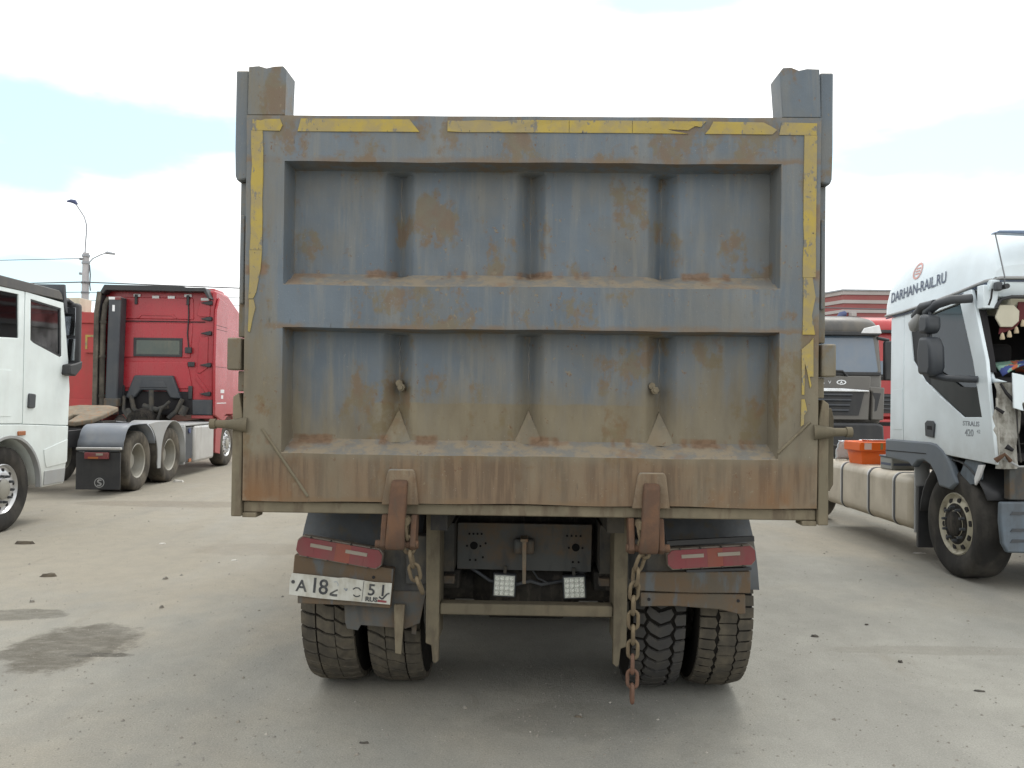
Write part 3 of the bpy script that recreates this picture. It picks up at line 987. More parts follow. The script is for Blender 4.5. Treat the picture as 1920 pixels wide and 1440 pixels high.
# curved strap behind the right pin
mb = MB()
mb.ring([(1.322, 1.20), (1.322, 1.54), (1.335, 1.565), (1.358, 1.56), (1.368, 1.52), (1.368, 1.22), (1.352, 1.19)], [(1.332, 1.24), (1.332, 1.50), (1.337, 1.52), (1.342, 1.52), (1.346, 1.50), (1.346, 1.25), (1.342, 1.235)], 'y', .055, .10)
part('strap', mb, 'mud_steel_shaded', dt, bevel=.004)
# diagonal weld scars on stiles
for p0, p1 in (((-1.19, 1.44), (-.98, 1.14)), ((1.24, 1.50), (1.10, 1.36))):
    pts = [(p0[0] + (p1[0] - p0[0]) * t / 8, ly(p0[1] + (p1[1] - p0[1]) * t / 8, -.001), p0[1] + (p1[1] - p0[1]) * t / 8) for t in range(9)]
    part('weld_seam', MB().tube(pts, .007, 6), 'mud_steel', tg, smooth=60)

# tipper body: floor lip, floor, sides, head board
body = pbox('body_floor', DP2, dt, -1.28, 1.28, .23, 5.75, 1.115, 1.19)
mb = MB().box(-1.2795, 1.2795, .02, .10, 1.062, 1.112)
part('floor_lip', mb, 'mud_steel', dt, bevel=.006)
for sg in (-1, 1):
    pbox('lip_foot', 'mud_steel', dt, sg * 1.215, sg * 1.2805, .012, .10, 1.040, 1.0615, .004)
    pbox('body_side', DP2, dt, sg * 1.225, sg * 1.285, .235, 5.75, 1.192, 2.80)
    pbox('top_rail', DP2, dt, sg * 1.20, sg * 1.325, .235, 5.75, 2.803, 2.92, .015)
    for k in range(7):
        yy = .5 + k * .82
        pbox('side_rib', DP2, dt, sg * 1.287, sg * 1.36, yy, yy + .10, 1.195, 2.798, .01)
pbox('head_board', DP2, dt, -1.223, 1.223, 5.68, 5.75, 1.192, 2.80)
# load hatch rim visible just above the gate
part('rim_scrap', MB().prism([(-.10, 2.835), (.08, 2.835), (.075, 2.853), (.03, 2.858), (0, 2.850), (-.08, 2.852)], 'y', .30, .33), 'mud_steel', dt)
pbox('load_floor_spill', 'mud_steel', dt, -.3, .3, .25, .36, 1.192, 1.22, .01) if False else None
pbox('cross_stay', DP2, dt, -1.22, 1.22, .26, .33, 2.79, 2.838, .006)

# latch hooks and their plates
for sg, hx in ((-1, -.565), (1, .545)):
    mb = MB()
    pl = [(hx - .083, 1.108), (hx + .083, 1.110), (hx + .066, 1.25), (hx + .056, 1.268), (hx - .05, 1.268), (hx - .060, 1.25)]
    mb.prism(pl, 'y', -.020, .012)
    part('hook_plate', mb, DP, dt, bevel=.006)
    hook = MB()
    P = [(1.222, -.030, .034), (1.205, -.052, .036), (1.10, -.068, .038), (1.00, -.074, .040), (.94, -.070, .042), (.915, -.055, .040)]
    vs = []
    for (zz, yy, hw) in P:
        q = (zz - 1.22) * .05
        vs += [(hx - hw + q, yy, zz), (hx + hw + q, yy, zz), (hx + hw + q, yy + .05, zz), (hx - hw + q, yy + .05, zz)]
    fs = [(0, 1, 2, 3)]
    for i in range(len(P) - 1):
        for k in range(4):
            fs.append((i * 4 + k, i * 4 + (k + 1) % 4, i * 4 + 4 + (k + 1) % 4, i * 4 + 4 + k))
    fs.append(tuple(range(len(vs) - 4, len(vs))))
    part('latch_hook', hook.add(vs, fs), 'hook_rust', dt, bevel=.010, seg=3)
    for e in (-1, 1):
        ex = hx - .012 + e * (.058 if e * sg > 0 else .072)
        mb = MB().prism([(-.04, .93), (-.02, .91), (.02, .905), (.05, .92), (.07, 1.0), (.09, 1.063), (-.0, 1.063), (-.02, 1.02)], 'x', ex - .013, ex + .013)
        part('hook_lug', mb, 'hook_rust', dt, bevel=.005)
    mb = MB().disc_cyl((hx - .012, -.012, .935), .018, 'x', -.095, .095, 12)
    part('hinge_pin', mb, 'hook_rust', dt, smooth=40)


# chains: real links
def link_mesh(L=.088, Wd=.052, r=.0085, m='chain_mud'):
    pts = []
    h = L / 2 - Wd / 2
    for k in range(7):
        a = math.pi * k / 6
        pts.append((Wd / 2 * .82 * math.cos(a), 0, h + Wd / 2 * .82 * math.sin(a)))
    for k in range(7):
        a = math.pi + math.pi * k / 6
        pts.append((Wd / 2 * .82 * math.cos(a), 0, -h + Wd / 2 * .82 * math.sin(a)))
    nn = len(pts)
    P = [Vector(p) for p in pts]
    vs, fs = [], []
    for i, p in enumerate(P):
        t = (P[(i + 1) % nn] - P[i - 1]).normalized()
        q = Vector((0, 1, 0))
        e = t.cross(q)
        for k in range(8):
            a = 2 * math.pi * k / 8
            vs.append(p + (q * math.cos(a) + e * math.sin(a)) * r)
    for i in range(nn):
        for k in range(8):
            fs.append((i * 8 + k, i * 8 + (k + 1) % 8, ((i + 1) % nn) * 8 + (k + 1) % 8, ((i + 1) % nn) * 8 + k))
    return mesh_of('chain_link', MB().add(vs, fs), m, 60)


LM, LR = link_mesh(), link_mesh(m='chain_rust')


def chain(path, label):
    P = [Vector(p) for p in path]
    seg = []
    for a, b in zip(P, P[1:]):
        seg.append((b - a).length)
    tot = sum(seg)
    pitch = .0645
    k = int(tot / pitch)
    root = None

    def at(s):
        for a, b, l in zip(P, P[1:], seg):
            if s <= l:
                return a + (b - a) * (s / l), (b - a).normalized()
            s -= l
        return P[-1], (P[-1] - P[-2]).normalized()
    rnd = random.Random(len(path))
    mb = MB().disc_cyl((P[0].x, P[0].y, P[0].z + .01), .02, 'y', -.03, .06, 10)
    root = part('safety_chain', mb, 'chain_mud', dt, smooth=40, label=label)
    for i in range(k):
        p, t = at((i + .5) * pitch)
        me = LR if i >= k - 3 and k > 5 else LM
        o = put('chain_link', me, root, p)
        q = t.to_track_quat('Z', 'Y')
        o.rotation_mode = 'QUATERNION'
        from mathutils import Quaternion
        o.rotation_quaternion = q @ Quaternion((0, 0, 1), (math.pi / 2 * (i % 2)) + R_(35 if k < 8 else 28) + rnd.uniform(-.15, .15))


chain([(.495, -.03, 1.03), (.515, -.03, .93), (.480, -.02, .82), (.472, -.015, .72), (.470, -.01, .235)], 'muddy chain hanging down beside the right hook, rusty lowest links')
chain([(-.535, -.025, 1.03), (-.525, -.02, .94), (-.495, .0, .80), (-.465, .02, .72)], 'short muddy chain by the left hook')

# chassis: rails, rear cross member, underrun legs
for sg in (-1, 1):
    pbox('frame_rail', 'dark_steel', dt, sg * .38, sg * .44, .62, 7.4, .68, .93)
    pbox('subframe_rail', 'dark_steel', dt, sg * .38, sg * .46, .25, 5.75, .955, 1.113)
    mb = MB()
    mb.prism([(sg * .425, 1.06), (sg * .425, .30), (sg * .445, .285), (sg * .455, .30), (sg * .462, .375), (sg * .49, .385), (sg * .495, 1.06)], 'y', .36, .40)
    mb.box(sg * .425, sg * .436, .4005, .55, .40, 1.06)
    part('underrun_leg', mb, 'mud_steel_shaded', dt, bevel=.004)
mb = MB().box(-.424, .424, .37, .45, .522, .578)
part('underrun_bar', mb, 'mud_steel_shaded', dt, bevel=.008)
cm = MB().prism([(-.375, .665), (.345, .660), (.35, .912), (-.375, .914)], 'y', .752, .78)
pbox('gap_blocker', 'grease_black', dt, -.379, .379, .95, 1.05, .62, 1.113)  # added dark plate, blocks the bright sky gap under the body
cmo = part('rear_crossmember', cm, 'plate_steel', dt, bevel=.003)
for (hx, hz, r) in ((-.285, .792, .021), (.262, .790, .021)):
    part('hole', MB().disc_cyl((hx, 0, hz), r, 'y', .7485, .76, 20), 'hole_shade', cmo)  # flat black disc, the hole's inner shade is painted
rnd = random.Random(2)
hm = mesh_of('bolt_hole', MB().disc_cyl((0, 0, 0), .0058, 'y', -.003, .005, 8), 'hole_shade')
for hx, hz in [(-.31 + i * .022, .855) for i in range(4)] + [(-.305, .715), (-.275, .715), (-.236, .73), (-.222, .805), (-.322, .79), (-.25, .79)] + [(.215 + i * .024, .852) for i in range(4)] + [(.247, .712), (.278, .712), (.225, .788), (.298, .788)]:
    put('bolt_hole', hm, cmo, (hx, .750, hz))
mb = MB().box(-.034, .006, .64, .75, .835, .850)
mb.prism([(-.026, .836), (-.002, .836), (-.003, .612), (-.022, .612)], 'y', .655, .672)
part('tow_pin', mb, 'fifth_wheel_steel', dt, bevel=.003)
pbox('tow_jaw', 'plate_steel', dt, -.07, .04, .68, .751, .76, .84, .015)
for lx, lz, tl in ((-.118, .587, 2), (.256, .583, -3)):
    mm = Matrix.Translation((lx, .72, lz)) @ Matrix.Rotation(R_(tl), 4, 'Y')
    lamp = pbox('work_lamp', 'dark_plastic', dt, -.062, .062, 0, .05, -.062, .062, .008, mm)
    mb = MB().box(-.008, .008, .01, .03, .062, .10, mm)
    part('lamp_bracket', mb, 'dark_steel', lamp)
    part('lamp_face', MB().box(-.054, .054, -.0015, .004, -.054, .054, mm), 'led_board', lamp)
    led = mesh_of('led', MB().lathe([(.0, .0005), (-.006, .009), (-.004, .0118), (.004, .0122)], 10, axis='y'), 'led_glass', 50)
    for i in range(4):
        for j in range(4):
            p = mm @ Vector((-.039 + i * .026, -.002, -.039 + j * .026))
            put('led', led, lamp, p)
# things in the dark behind: axle, hoses, spring hangers
mb = MB().tube([(-1.0, 1.02, .53), (-.3, 1.02, .53), (-.2, 1.02, .53), (.2, 1.02, .53), (.3, 1.02, .53), (1.0, 1.02, .53)], [.09, .09, .19, .19, .09, .09], 16)
part('axle', mb, 'grease_black', dt, smooth=40)
mb = MB().tube([(-1.0, 2.42, .53), (-.3, 2.42, .53), (-.2, 2.42, .53), (.2, 2.42, .53), (.3, 2.42, .53), (1.0, 2.42, .53)], [.09, .09, .19, .19, .09, .09], 16)
part('axle', mb, 'grease_black', dt, smooth=40)
mb = MB()
mb.tube([(-.30, .80, .66), (-.2, .78, .60), (-.08, .78, .575), (.02, .78, .60), (.08, .79, .58), (.2, .80, .60), (.34, .82, .66)], .010, 8)
mb.tube([(.03, .80, .66), (.06, .79, .615), (.12, .78, .59), (.18, .79, .60)], .006, 6)
part('air_hose', mb, 'dark_plastic', dt, smooth=60)
for sg in (-1, 1):
    pbox('spring_pack', 'grease_black', dt, sg * .36, sg * .47, .75, 2.7, .56, .66, .01)
    pbox('hanger', 'plate_steel', dt, sg * .375, sg * .43, .60, .66, .62, .66, .004)
pbox('oil_sump_guard', 'brown_steel', dt, -.15, .2, 1.6, 1.8, .36, .40, .01)
pbox('fuel_tank', 'dark_steel', dt, -1.15, -.55, 3.6, 4.6, .45, .95, .06)
# mudguards, lamps, beams
for sg in (-1, 1):
    for ax_ in (1.02, 2.42):
        prof = arc(ax_, .53, .565, 35, 168, 14)

        def gf(u, v, prof=prof, sg=sg):
            i = u * (len(prof) - 1)
            p = prof[int(round(i))]
            return (sg * (.54 + v * .62), p[0], p[1])
        part('mudguard', MB().grid(len(prof), 5, gf), 'mudguard', dt, smooth=60, solid=.006)
wheel(dt, (-1.015, 1.02, .53), 'tipper_bar', -1, .03)
wheel(dt, (-.675, 1.02, .53), 'tipper_bar', 1, .06)
wheel(dt, (.675, 1.02, .53), 'tipper_chevron', 1, .0)
wheel(dt, (1.015, 1.02, .53), 'tipper_worn', 1, .0)
for xx in (-1.015, -.675, .675, 1.015):
    wheel(dt, (xx, 2.42, .53), 'tipper_bar', 1 if xx > 0 else -1, .4)
for xx in (-1.0, 1.0):
    wheel(dt, (xx, 6.6, .53), 'tipper_bar', 1 if xx > 0 else -1, .2)


def tail_lamp(cx, cz, ang, label):
    mm = Matrix.Translation((cx, .345, cz)) @ Matrix.Rotation(R_(ang), 4, 'Y')
    hw, hh, ch = .213, .052, .022
    oc = [(-hw + ch, -hh), (hw - ch, -hh), (hw, -hh + ch), (hw, hh - ch), (hw - ch, hh), (-hw + ch, hh), (-hw, hh - ch), (-hw, -hh + ch)]
    base = part('tail_lamp', MB().prism(oc, 'y', .010, .055, mm), 'lens_rim', dt, bevel=.004, label=label)
    s = .94
    xs_ = (-hw * .99, -.125, -.02, .055, .125, hw * .99)
    ms = ('lens_red', 'lens_red', 'lens_mid', 'lens_red', 'lens_red')
    for i in range(5):
        a, b = xs_[i] + .0002, xs_[i + 1] - .0002
        q = hh * .86
        if i == 0:
            pl = [(a + ch, -q), (b, -q), (b, q), (a + ch, q), (a, q - ch), (a, -q + ch)]
        elif i == 4:
            pl = [(a, -q), (b - ch, -q), (b, -q + ch), (b, q - ch), (b - ch, q), (a, q)]
        else:
            pl = [(a, -q), (b, -q), (b, q), (a, q)]
        part('lens', MB().prism(pl, 'y', 0, .012, mm), ms[i], base)
    for a in (-.145, .03):
        part('reflector_strip', MB().box(a, a + .108, -.003, .004, .004, .022, mm), 'reflector', base, bevel=.001)
    for a in (-.15, -.05, .05, .15):
        for e in (-1, 1):
            part('screw', MB().disc_cyl((0, 0, 0), .005, 'y', 0, .008, 8).__class__().disc_cyl((a, 0, e * (hh - .004)), .0045, 'y', -.002, .012, 8), 'dark_steel', base).matrix_local = mm


tail_lamp(-.918, .822, 9.0, 'tilted left red tail lamp')
tail_lamp(.895, .828, -4.2, 'right red tail lamp')
# right: black rubber strip above, two rusty beams
mm = Matrix.Translation((.90, .36, .905)) @ Matrix.Rotation(R_(-4), 4, 'Y')
pbox('rubber_strip', 'black_plastic', dt, -.22, .205, 0, .02, -.013, .013, .002, mm)
mm = Matrix.Translation((.93, .372, .762)) @ Matrix.Rotation(R_(-3), 4, 'Y')
pbox('rubber_strip', 'black_plastic', dt, -.15, .165, 0, .02, -.006, .006, 0, mm)
mb = MB().prism([(.535, .655), (.80, .648), (1.092, .652), (1.092, .757), (.56, .745), (.54, .715)], 'y', .372, .43)
part('lamp_beam', mb, 'brown_steel', dt, bevel=.005)
mb = MB().prism([(.56, .575), (.74, .580), (.95, .566), (1.045, .545), (1.072, .548), (1.070, .644), (.56, .644)], 'y', .385, .44)
bm2 = part('lamp_beam', mb, 'brown_steel', dt, bevel=.005)
for hx in (.60, 1.035):
    part('bolt_hole', MB().disc_cyl((hx, 0, .612), .008, 'y', .3815, .39, 10), 'interior', bm2)
# left: tilted plate carrier, steel sheet behind
mm = Matrix.Translation((-.91, .375, .67)) @ Matrix.Rotation(R_(4.2), 4, 'Y')
pc = part('plate_carrier', MB().prism([(-.245, .115), (.25, .09), (.25, -.105), (.06, -.108), (-.21, -.122), (-.215, -.03), (-.245, -.03)], 'y', 0, .05, mm), 'brown_steel', dt, bevel=.004)
part('bolt_hole', MB().disc_cyl((.155, 0, .04), .008, 'y', -.003, .006, 10), 'interior', pc).matrix_local = mm
pm = Matrix.Translation((-.912, .358, .643)) @ Matrix.Rotation(R_(4.6), 4, 'Y')
outl = [(-.25, -.052), (-.10, -.056), (.06, -.054), (.25, -.053), (.25, .052), (.16, .049), (.02, .057), (-.02, .052), (-.14, .054), (-.245, .054), (-.253, .02)]
lp = part('number_plate', MB().prism(outl, 'y', 0, .003, pm), 'plate_white', dt, label='bent white number plate with worn characters')


def plate_txt(s, x, z, size, st=1.0, m='ink'):
    text('lettering', s, size, m, lp, pm @ frame4((x, -.0012, z), (1, 0, 0), (0, 0, 1)), st, bold=.0012)


plate_txt('A', -.218, -.030, .080, .98)
plate_txt('1', -.152, -.030, .104, .95)
plate_txt('8', -.108, -.034, .104, .95)
# worn remains of the other characters: short dark strokes
def stroke(pts, r=.0045, m='ink'):
    mb = MB()
    q = [pm @ Vector((a, -.0012, b)) for a, b in pts]
    for a, b in zip(q, q[1:]):
        d = (b - a)
        nrm = Vector((-d.z, 0, d.x)).normalized() * r
        mb.add([a - nrm, b - nrm, b + nrm, a + nrm], [(0, 1, 2, 3)])
    part('lettering', mb, m, lp)


stroke([(-.047, -.028), (-.02, -.010), (-.012, -.006)], .004)
stroke([(-.05, -.031), (-.028, -.034), (-.012, -.033)], .006)
stroke([(-.035, .030), (-.022, .034), (-.012, .022), (-.014, .012)], .002, 'ink_grey')
stroke([(.018, .005), (.03, -.006), (.034, .006)], .003, 'ink_grey')
stroke([(.062, .004), (.074, .013), (.090, .013), (.102, .002)], .003)
stroke([(.066, -.022), (.078, -.030), (.092, -.028), (.10, -.022)], .003)
plate_txt('5', .134, -.016, .078)
plate_txt('1', .190, -.014, .078)
plate_txt('RUS', .126, -.046, .030, 1.15)
stroke([(.112, .05), (.111, -.05)], .0012)
stroke([(.193, -.020), (.21, -.030), (.232, -.002), (.243, .002)], .004)
part('flag_stripe', MB().prism([(.188, -.046), (.232, -.046), (.232, -.036), (.188, -.034)], 'y', -.0010, .0005, pm), 'lens_red', lp)
part('plate_hole', MB().disc_cyl((0, 0, 0), .009, 'y', -.002, .002, 12), 'ink', lp).matrix_local = pm @ Matrix.Translation((-.235, 0, .012))
mb = MB().prism([(-.91, .54), (-.905, .46), (-.895, .425), (-.84, .418), (-.825, .445), (-.60, .43), (-.53, .46), (-.50, .62), (-.55, .66), (-.9, .64)], 'y', .44, .446)
part('mud_flap', mb, 'plate_steel', dt, bevel=.001)
mb = MB().prism([(-.655, .56), (-.645, .32), (-.615, .315), (-.60, .56)], 'y', .40, .42)
part('flap_stay', mb, 'mud_steel', dt, bevel=.002)
mb = MB().prism([(-.57, .55), (-.575, .40), (-.55, .395), (-.54, .55)], 'y', .46, .47)
part('flap_stay', mb, 'plate_steel', dt, bevel=.002)
for sg in (-1, 1):
    pbox('beam_arm', 'dark_steel', dt, sg * .46, sg * .60, .405, .50, .66, .90, .006)
    pbox('lamp_arm', 'dark_steel', dt, sg * .50, sg * 1.08, .405, .44, .70, .87, .004) if sg > 0 else pbox('lamp_arm', 'dark_steel', dt, -1.06, -.50, .43, .46, .62, .84, .004)

# cab of the dump truck (hidden behind the body from here)
mb = MB().prism([(5.95, .75), (7.75, .6), (7.85, 1.5), (7.65, 2.75), (7.4, 2.85), (5.95, 2.85)], 'x', -1.2, 1.2)
cabo = part('cab', mb, 'grey_truck', dt, bevel=.05, seg=3)
mb = MB().prism([(7.855, 1.62), (7.665, 2.68), (7.675, 2.69), (7.868, 1.62)], 'x', -1.08, 1.08)
part('windscreen', mb, 'dark_glass', cabo)

# ================================================================== shared cab bits
def side_glass(parent, pts, x, name='window'):
    return part(name, MB().prism(pts, 'x', x - .003, x + .003), 'cab_glass', parent)


# ================================================================== LEFT WHITE TRACTOR (facing away)
wt = thing('tractor_truck', (-6.87, 9.0, 0), 'white truck cab cut by the left edge, black mirror and dark roof rail', 'truck')
XS = 1.20
ar = arc(0, .46, .60, 4, 176, 14)
cabw = part('cab_body', MB().prism([(-1.05, 1.0), (-.62, .95)] + ar[::-1] + [(.62, .46), (1.10, .46), (1.19, .8), (1.225, 1.55), (1.17, 1.98), (-1.05, 1.98)], 'x', -XS, XS), 'white_truck', wt, bevel=.03, seg=3)
pbox('wheel_well', 'interior', wt, -1.0, 1.0, -.7, .7, .95, 1.05) if False else None
for sg in (1, -1):
    a, b = sg * (XS + .002), sg * (XS + .024)
    dr = part('door', MB().ring([(.25, 2.735), (1.035, 2.70), (1.165, 2.0), (1.215, 1.6), (1.195, 1.155), (.25, 1.205)], [(.35, 2.665), (.985, 2.625), (1.02, 2.03), (.985, 2.012), (.42, 2.155), (.36, 2.185)], 'x', a, b), 'white_truck', wt, bevel=.006)
    part('window_frame', MB().ring([(.352, 2.663), (.983, 2.623), (1.018, 2.03), (.984, 2.014), (.42, 2.157), (.362, 2.187)], [(.372, 2.645), (.962, 2.605), (.985, 2.06), (.97, 2.045), (.425, 2.18), (.38, 2.205)], 'x', sg * (XS - .01), sg * (XS + .016)), 'black_plastic', dr)
    side_glass(dr, [(.36, 2.66), (.98, 2.62), (1.012, 2.03), (.984, 2.018), (.42, 2.16), (.365, 2.19)], sg * (XS + .002))
    mb = MB().prism([(.325, 1.40), (.335, 1.545), (.35, 1.56), (.455, 1.55), (.465, 1.535), (.455, 1.395), (.44, 1.385), (.34, 1.388)], 'x', sg * (XS + .015), sg * (XS + .045))
    part('door_handle', mb, 'dark_plastic', dr, bevel=.008)
    rp = part('rear_side_panel', MB().ring([(-1.05, 2.735), (-.5, 2.735), (.235, 2.735), (.238, 1.21), (-.5, 1.235), (-1.05, 1.25)], [(-.62, 2.66), (-.4, 2.69), (.12, 2.69), (.14, 2.19), (-.4, 2.17), (-.6, 2.19)], 'x', a, b), 'white_truck', wt, bevel=.006)
    side_glass(rp, [(-.625, 2.67), (-.4, 2.70), (.125, 2.70), (.145, 2.185), (-.4, 2.165), (-.605, 2.185)], sg * (XS + .006)).data.materials[0] = MATS['dark_glass']
    part('locker_door', MB().box(sg * (XS + .0245), sg * (XS + .0285), -.75, .02, 1.30, 1.82), 'white_truck', rp, bevel=.002)
    fpts = [(-1.05, 1.24), (.24, 1.198), (1.19, 1.145), (1.175, .8), (1.10, .43), (.625, .43)] + arc(0, .46, .605, 4, 176, 16) + [(-.64, .48), (-1.05, .52)]
    fp = part('wheel_arch_panel', MB().prism(fpts, 'x', a, sg * (XS + .03)), 'white_truck', wt, bevel=.006)
    ring_o = arc(0, .46, .625, -2, 182, 18)
    ring_i = arc(0, .46, .592, -2, 182, 18)
    part('arch_lip', MB().prism(ring_o + ring_i[::-1], 'x', sg * (XS - .02), sg * (XS + .042)), 'guard_light', fp, bevel=.003)
    part('indicator', MB().box(sg * (XS + .028), sg * (XS + .045), .14, .28, 1.075, 1.125), 'lens_amber', fp, bevel=.006)
    part('step_panel', MB().prism([(.66, .45), (1.10, .45), (1.125, .62), (.68, .62)], 'x', sg * (XS + .0305), sg * (XS + .04)), 'guard_light', fp, bevel=.004)
    part('crease', MB().prism([(.66, .88), (1.172, .98), (1.165, .70), (1.13, .68), (.72, .66), (.69, .72)], 'x', sg * (XS + .0305), sg * (XS + .037)), 'white_truck', fp, bevel=.003)
    rl = part('roof_rail', MB().prism([(-1.1, 2.742), (1.02, 2.728), (.99, 2.80), (.93, 2.842), (-1.1, 2.875)], 'x', sg * (XS - .10), sg * (XS + .03)), 'grey_dark', wt, bevel=.01)
    # mirror
    mx = sg * 1.205
    mi = part('mirror', MB().box(mx - .105, mx + .105, 1.22, 1.34, 1.92, 2.72), 'black_plastic', wt, bevel=.045, seg=4)
    part('mirror_glass', MB().box(mx - .08, mx + .075, 1.214, 1.221, 2.30, 2.66), 'mirror_face', mi, bevel=.003)
    part('mirror_glass', MB().box(mx - .08, mx + .075, 1.214, 1.221, 1.98, 2.26), 'mirror_face', mi, bevel=.003)
    part('mirror_arm', MB().tube([(sg * 1.15, 1.07, 2.70), (sg * 1.18, 1.2, 2.745), (mx, 1.28, 2.70)], .035, 10), 'black_plastic', mi, smooth=50)
    part('mirror_arm', MB().prism([(1.02, 1.80), (1.16, 1.78), (1.30, 1.88), (1.32, 1.98), (1.16, 1.94), (1.04, 1.92)], 'x', sg * 1.20, sg * 1.33), 'black_plastic', mi, bevel=.015)
part('roof', MB().prism([(-1.05, 2.738), (1.04, 2.72), (1.0, 2.79), (.8, 2.83), (-1.05, 2.84)], 'x', -XS + .102, XS - .102), 'white_truck', wt, bevel=.03)
part('windscreen', MB().prism([(1.175, 1.985), (1.042, 2.71), (1.05, 2.712), (1.185, 1.985)], 'x', -1.15, 1.15), 'cab_glass', wt)
part('sun_visor', MB().prism([(1.04, 2.68), (1.09, 2.58), (1.13, 2.58), (1.10, 2.74), (1.07, 2.93), (1.03, 2.93)], 'x', -1.23, 1.23), 'dark_plastic', wt, bevel=.006)
pbox('back_wall', 'white_truck', wt, -XS, XS, -1.05, -1.0, 1.985, 2.735)
for sg in (-1, 1):
    pbox('pillar', 'interior', wt, sg * 1.12, sg * 1.198, .13, .34, 1.985, 2.73)
    st = pbox('seat', 'interior', wt, sg * .30, sg * .80, .02, .16, 1.99, 2.35, .05)
    part('headrest', MB().box(sg * .42, sg * .68, .03, .13, 2.36, 2.58), 'interior', st, bevel=.04)
pbox('dashboard', 'interior', wt, -1.1, 1.1, .85, 1.12, 1.985, 2.08, .03)
pbox('frame', 'black_plastic', wt, -.42, .42, -4.4, .9, .62, .92)
part('grille', MB().prism([(1.13, .46), (1.215, .82), (1.245, 1.55), (1.265, 1.55), (1.25, .80), (1.16, .44)], 'x', -1.0, 1.0), 'black_plastic', wt, bevel=.006)
for xx, f_ in ((1.02, 1), (-1.02, -1)):
    wheel(wt, (xx + .02 * f_, 0, .48), 'front_white', f_, .2)
    wheel(wt, (xx, -3.4, .48), 'plain', f_)
part('kingpin_step', MB().tube([(1.15, .62, .45), (1.15, .62, .34)], .012, 8), 'rim_steel', wt) if False else None

# ================================================================== RED TRACTOR (facing away)
rt = thing('tractor_truck', (-7.24, 13.5, 0), 'bright red tractor truck with empty fifth wheel, seen from behind', 'truck', R_(2.0))
YC = 3.10
# cab shell
cab = part('cab_body', MB().prism([(YC, 1.18), (4.05, 1.10), (4.9, .9), (5.25, .9), (5.35, 1.6), (5.12, 2.9), (4.7, 3.45), (3.9, 3.72), (YC, 3.72)], 'x', -1.16, 1.16), 'red_truck', rt, bevel=.06, seg=3)
# rear wall relief panels
part('rear_panel', MB().prism([(-.80, 2.30), (-.86, 3.02), (.70, 3.02), (.66, 2.30)], 'y', YC - .018, YC + .01), 'red_truck', rt, bevel=.015)
part('rear_panel', MB().prism([(-.80, 3.10), (-.78, 3.55), (.70, 3.55), (.72, 3.10)], 'y', YC - .018, YC + .01), 'red_truck', rt, bevel=.015)
part('rear_panel', MB().prism([(-.78, 1.66), (-.70, 2.22), (.60, 2.22), (.72, 1.66)], 'y', YC - .022, YC + .01), 'red_truck', rt, bevel=.015)
part('rear_rib', MB().prism([(-.45, 3.12), (-.38, 3.20), (.30, 3.20), (.38, 3.12), (.34, 3.11), (.27, 3.17), (-.35, 3.17), (-.41, 3.11)], 'y', YC - .032, YC - .017), 'red_truck', rt, bevel=.004)
pbox('seam_strip', 'interior', rt, -.86, .95, YC - .024, YC - .0005, 3.045, 3.062)
fr_ = part('rear_window', MB().ring([(-.50, 2.32), (.50, 2.32), (.50, 2.71), (-.50, 2.71)], [(-.44, 2.37), (.44, 2.37), (.44, 2.66), (-.44, 2.66)], 'y', YC - .035, YC - .012), 'black_plastic', rt, bevel=.008)
part('pane', MB().box(-.44, .44, YC - .030, YC - .024, 2.37, 2.66), paint('pane_green', (0.055, 0.075, 0.062), 0.15, amt=0.3), fr_)
# right column with grab handles and triangular relief
part('rear_rib', MB().prism([(.78, 3.20), (.86, 3.58), (1.05, 3.58), (1.05, 3.16), (.84, 3.16)], 'y', YC - .016, YC + .01), 'red_truck', rt, bevel=.008)
part('rear_rib', MB().prism([(.80, 2.0), (.84, 2.75), (1.02, 2.75), (1.02, 2.1), (.86, 1.98)], 'y', YC - .016, YC + .01), 'red_truck', rt, bevel=.008)
part('rear_rib', MB().prism([(.80, 1.95), (1.05, 1.62), (1.05, 1.56), (.98, 1.58), (.76, 1.88)], 'y', YC - .016, YC + .01), 'red_truck', rt, bevel=.008)
for zz in (3.45, 3.12, 2.82, 2.16, 1.56):
    mb = MB().prism([(.86, zz), (1.06, zz + .045), (1.10, zz + .04), (1.10, zz - .04), (1.02, zz - .045)], 'y', YC - .06, YC - .0005)
    part('hinge_cover', mb, 'black_plastic', rt, bevel=.01)
part('cable', MB().tube([(.60, YC - .03, 3.60), (.62, YC - .03, 3.2), (.60, YC - .03, 2.8), (.63, YC - .03, 2.5)], .014, 6), 'black_plastic', rt, smooth=60)
pbox('socket_box', 'black_plastic', rt, .57, .70, YC - .09, YC - .0235, 2.40, 2.52, .01)
pbox('socket_box', 'black_plastic', rt, .62, .76, YC - .05, YC - .0235, 2.12, 2.22, .01)
for a, zz, wd in ((-.52, 3.56, .14), (-.14, 3.53, .14), (.18, 3.53, .14), (.52, 3.57, .15), (.86, 3.50, .16)):
    pbox('reflective_mark', 'decal_white', rt, a, a + wd, YC - .024, YC - .0188, zz, zz + .055)
for a in (-.46, .60):
    pbox('roof_bracket', 'black_plastic', rt, a - .03, a + .03, YC - .05, YC - .0245, 3.40, 3.60, .01)
# dark engine cover
mb = MB().prism([(-.62, 1.45), (-.44, 1.93), (.34, 1.93), (.52, 1.45), (.30, 1.46), (.22, 1.62), (-.30, 1.62), (-.42, 1.46)], 'y', YC - .12, YC + .01)
ec = part('engine_cover', mb, 'dark_plastic', rt, bevel=.03, seg=3)
part('cover_rib', MB().prism([(-.32, 1.68), (-.26, 1.80), (.18, 1.80), (.24, 1.68)], 'y', YC - .135, YC - .119), 'dark_plastic', ec, bevel=.01)
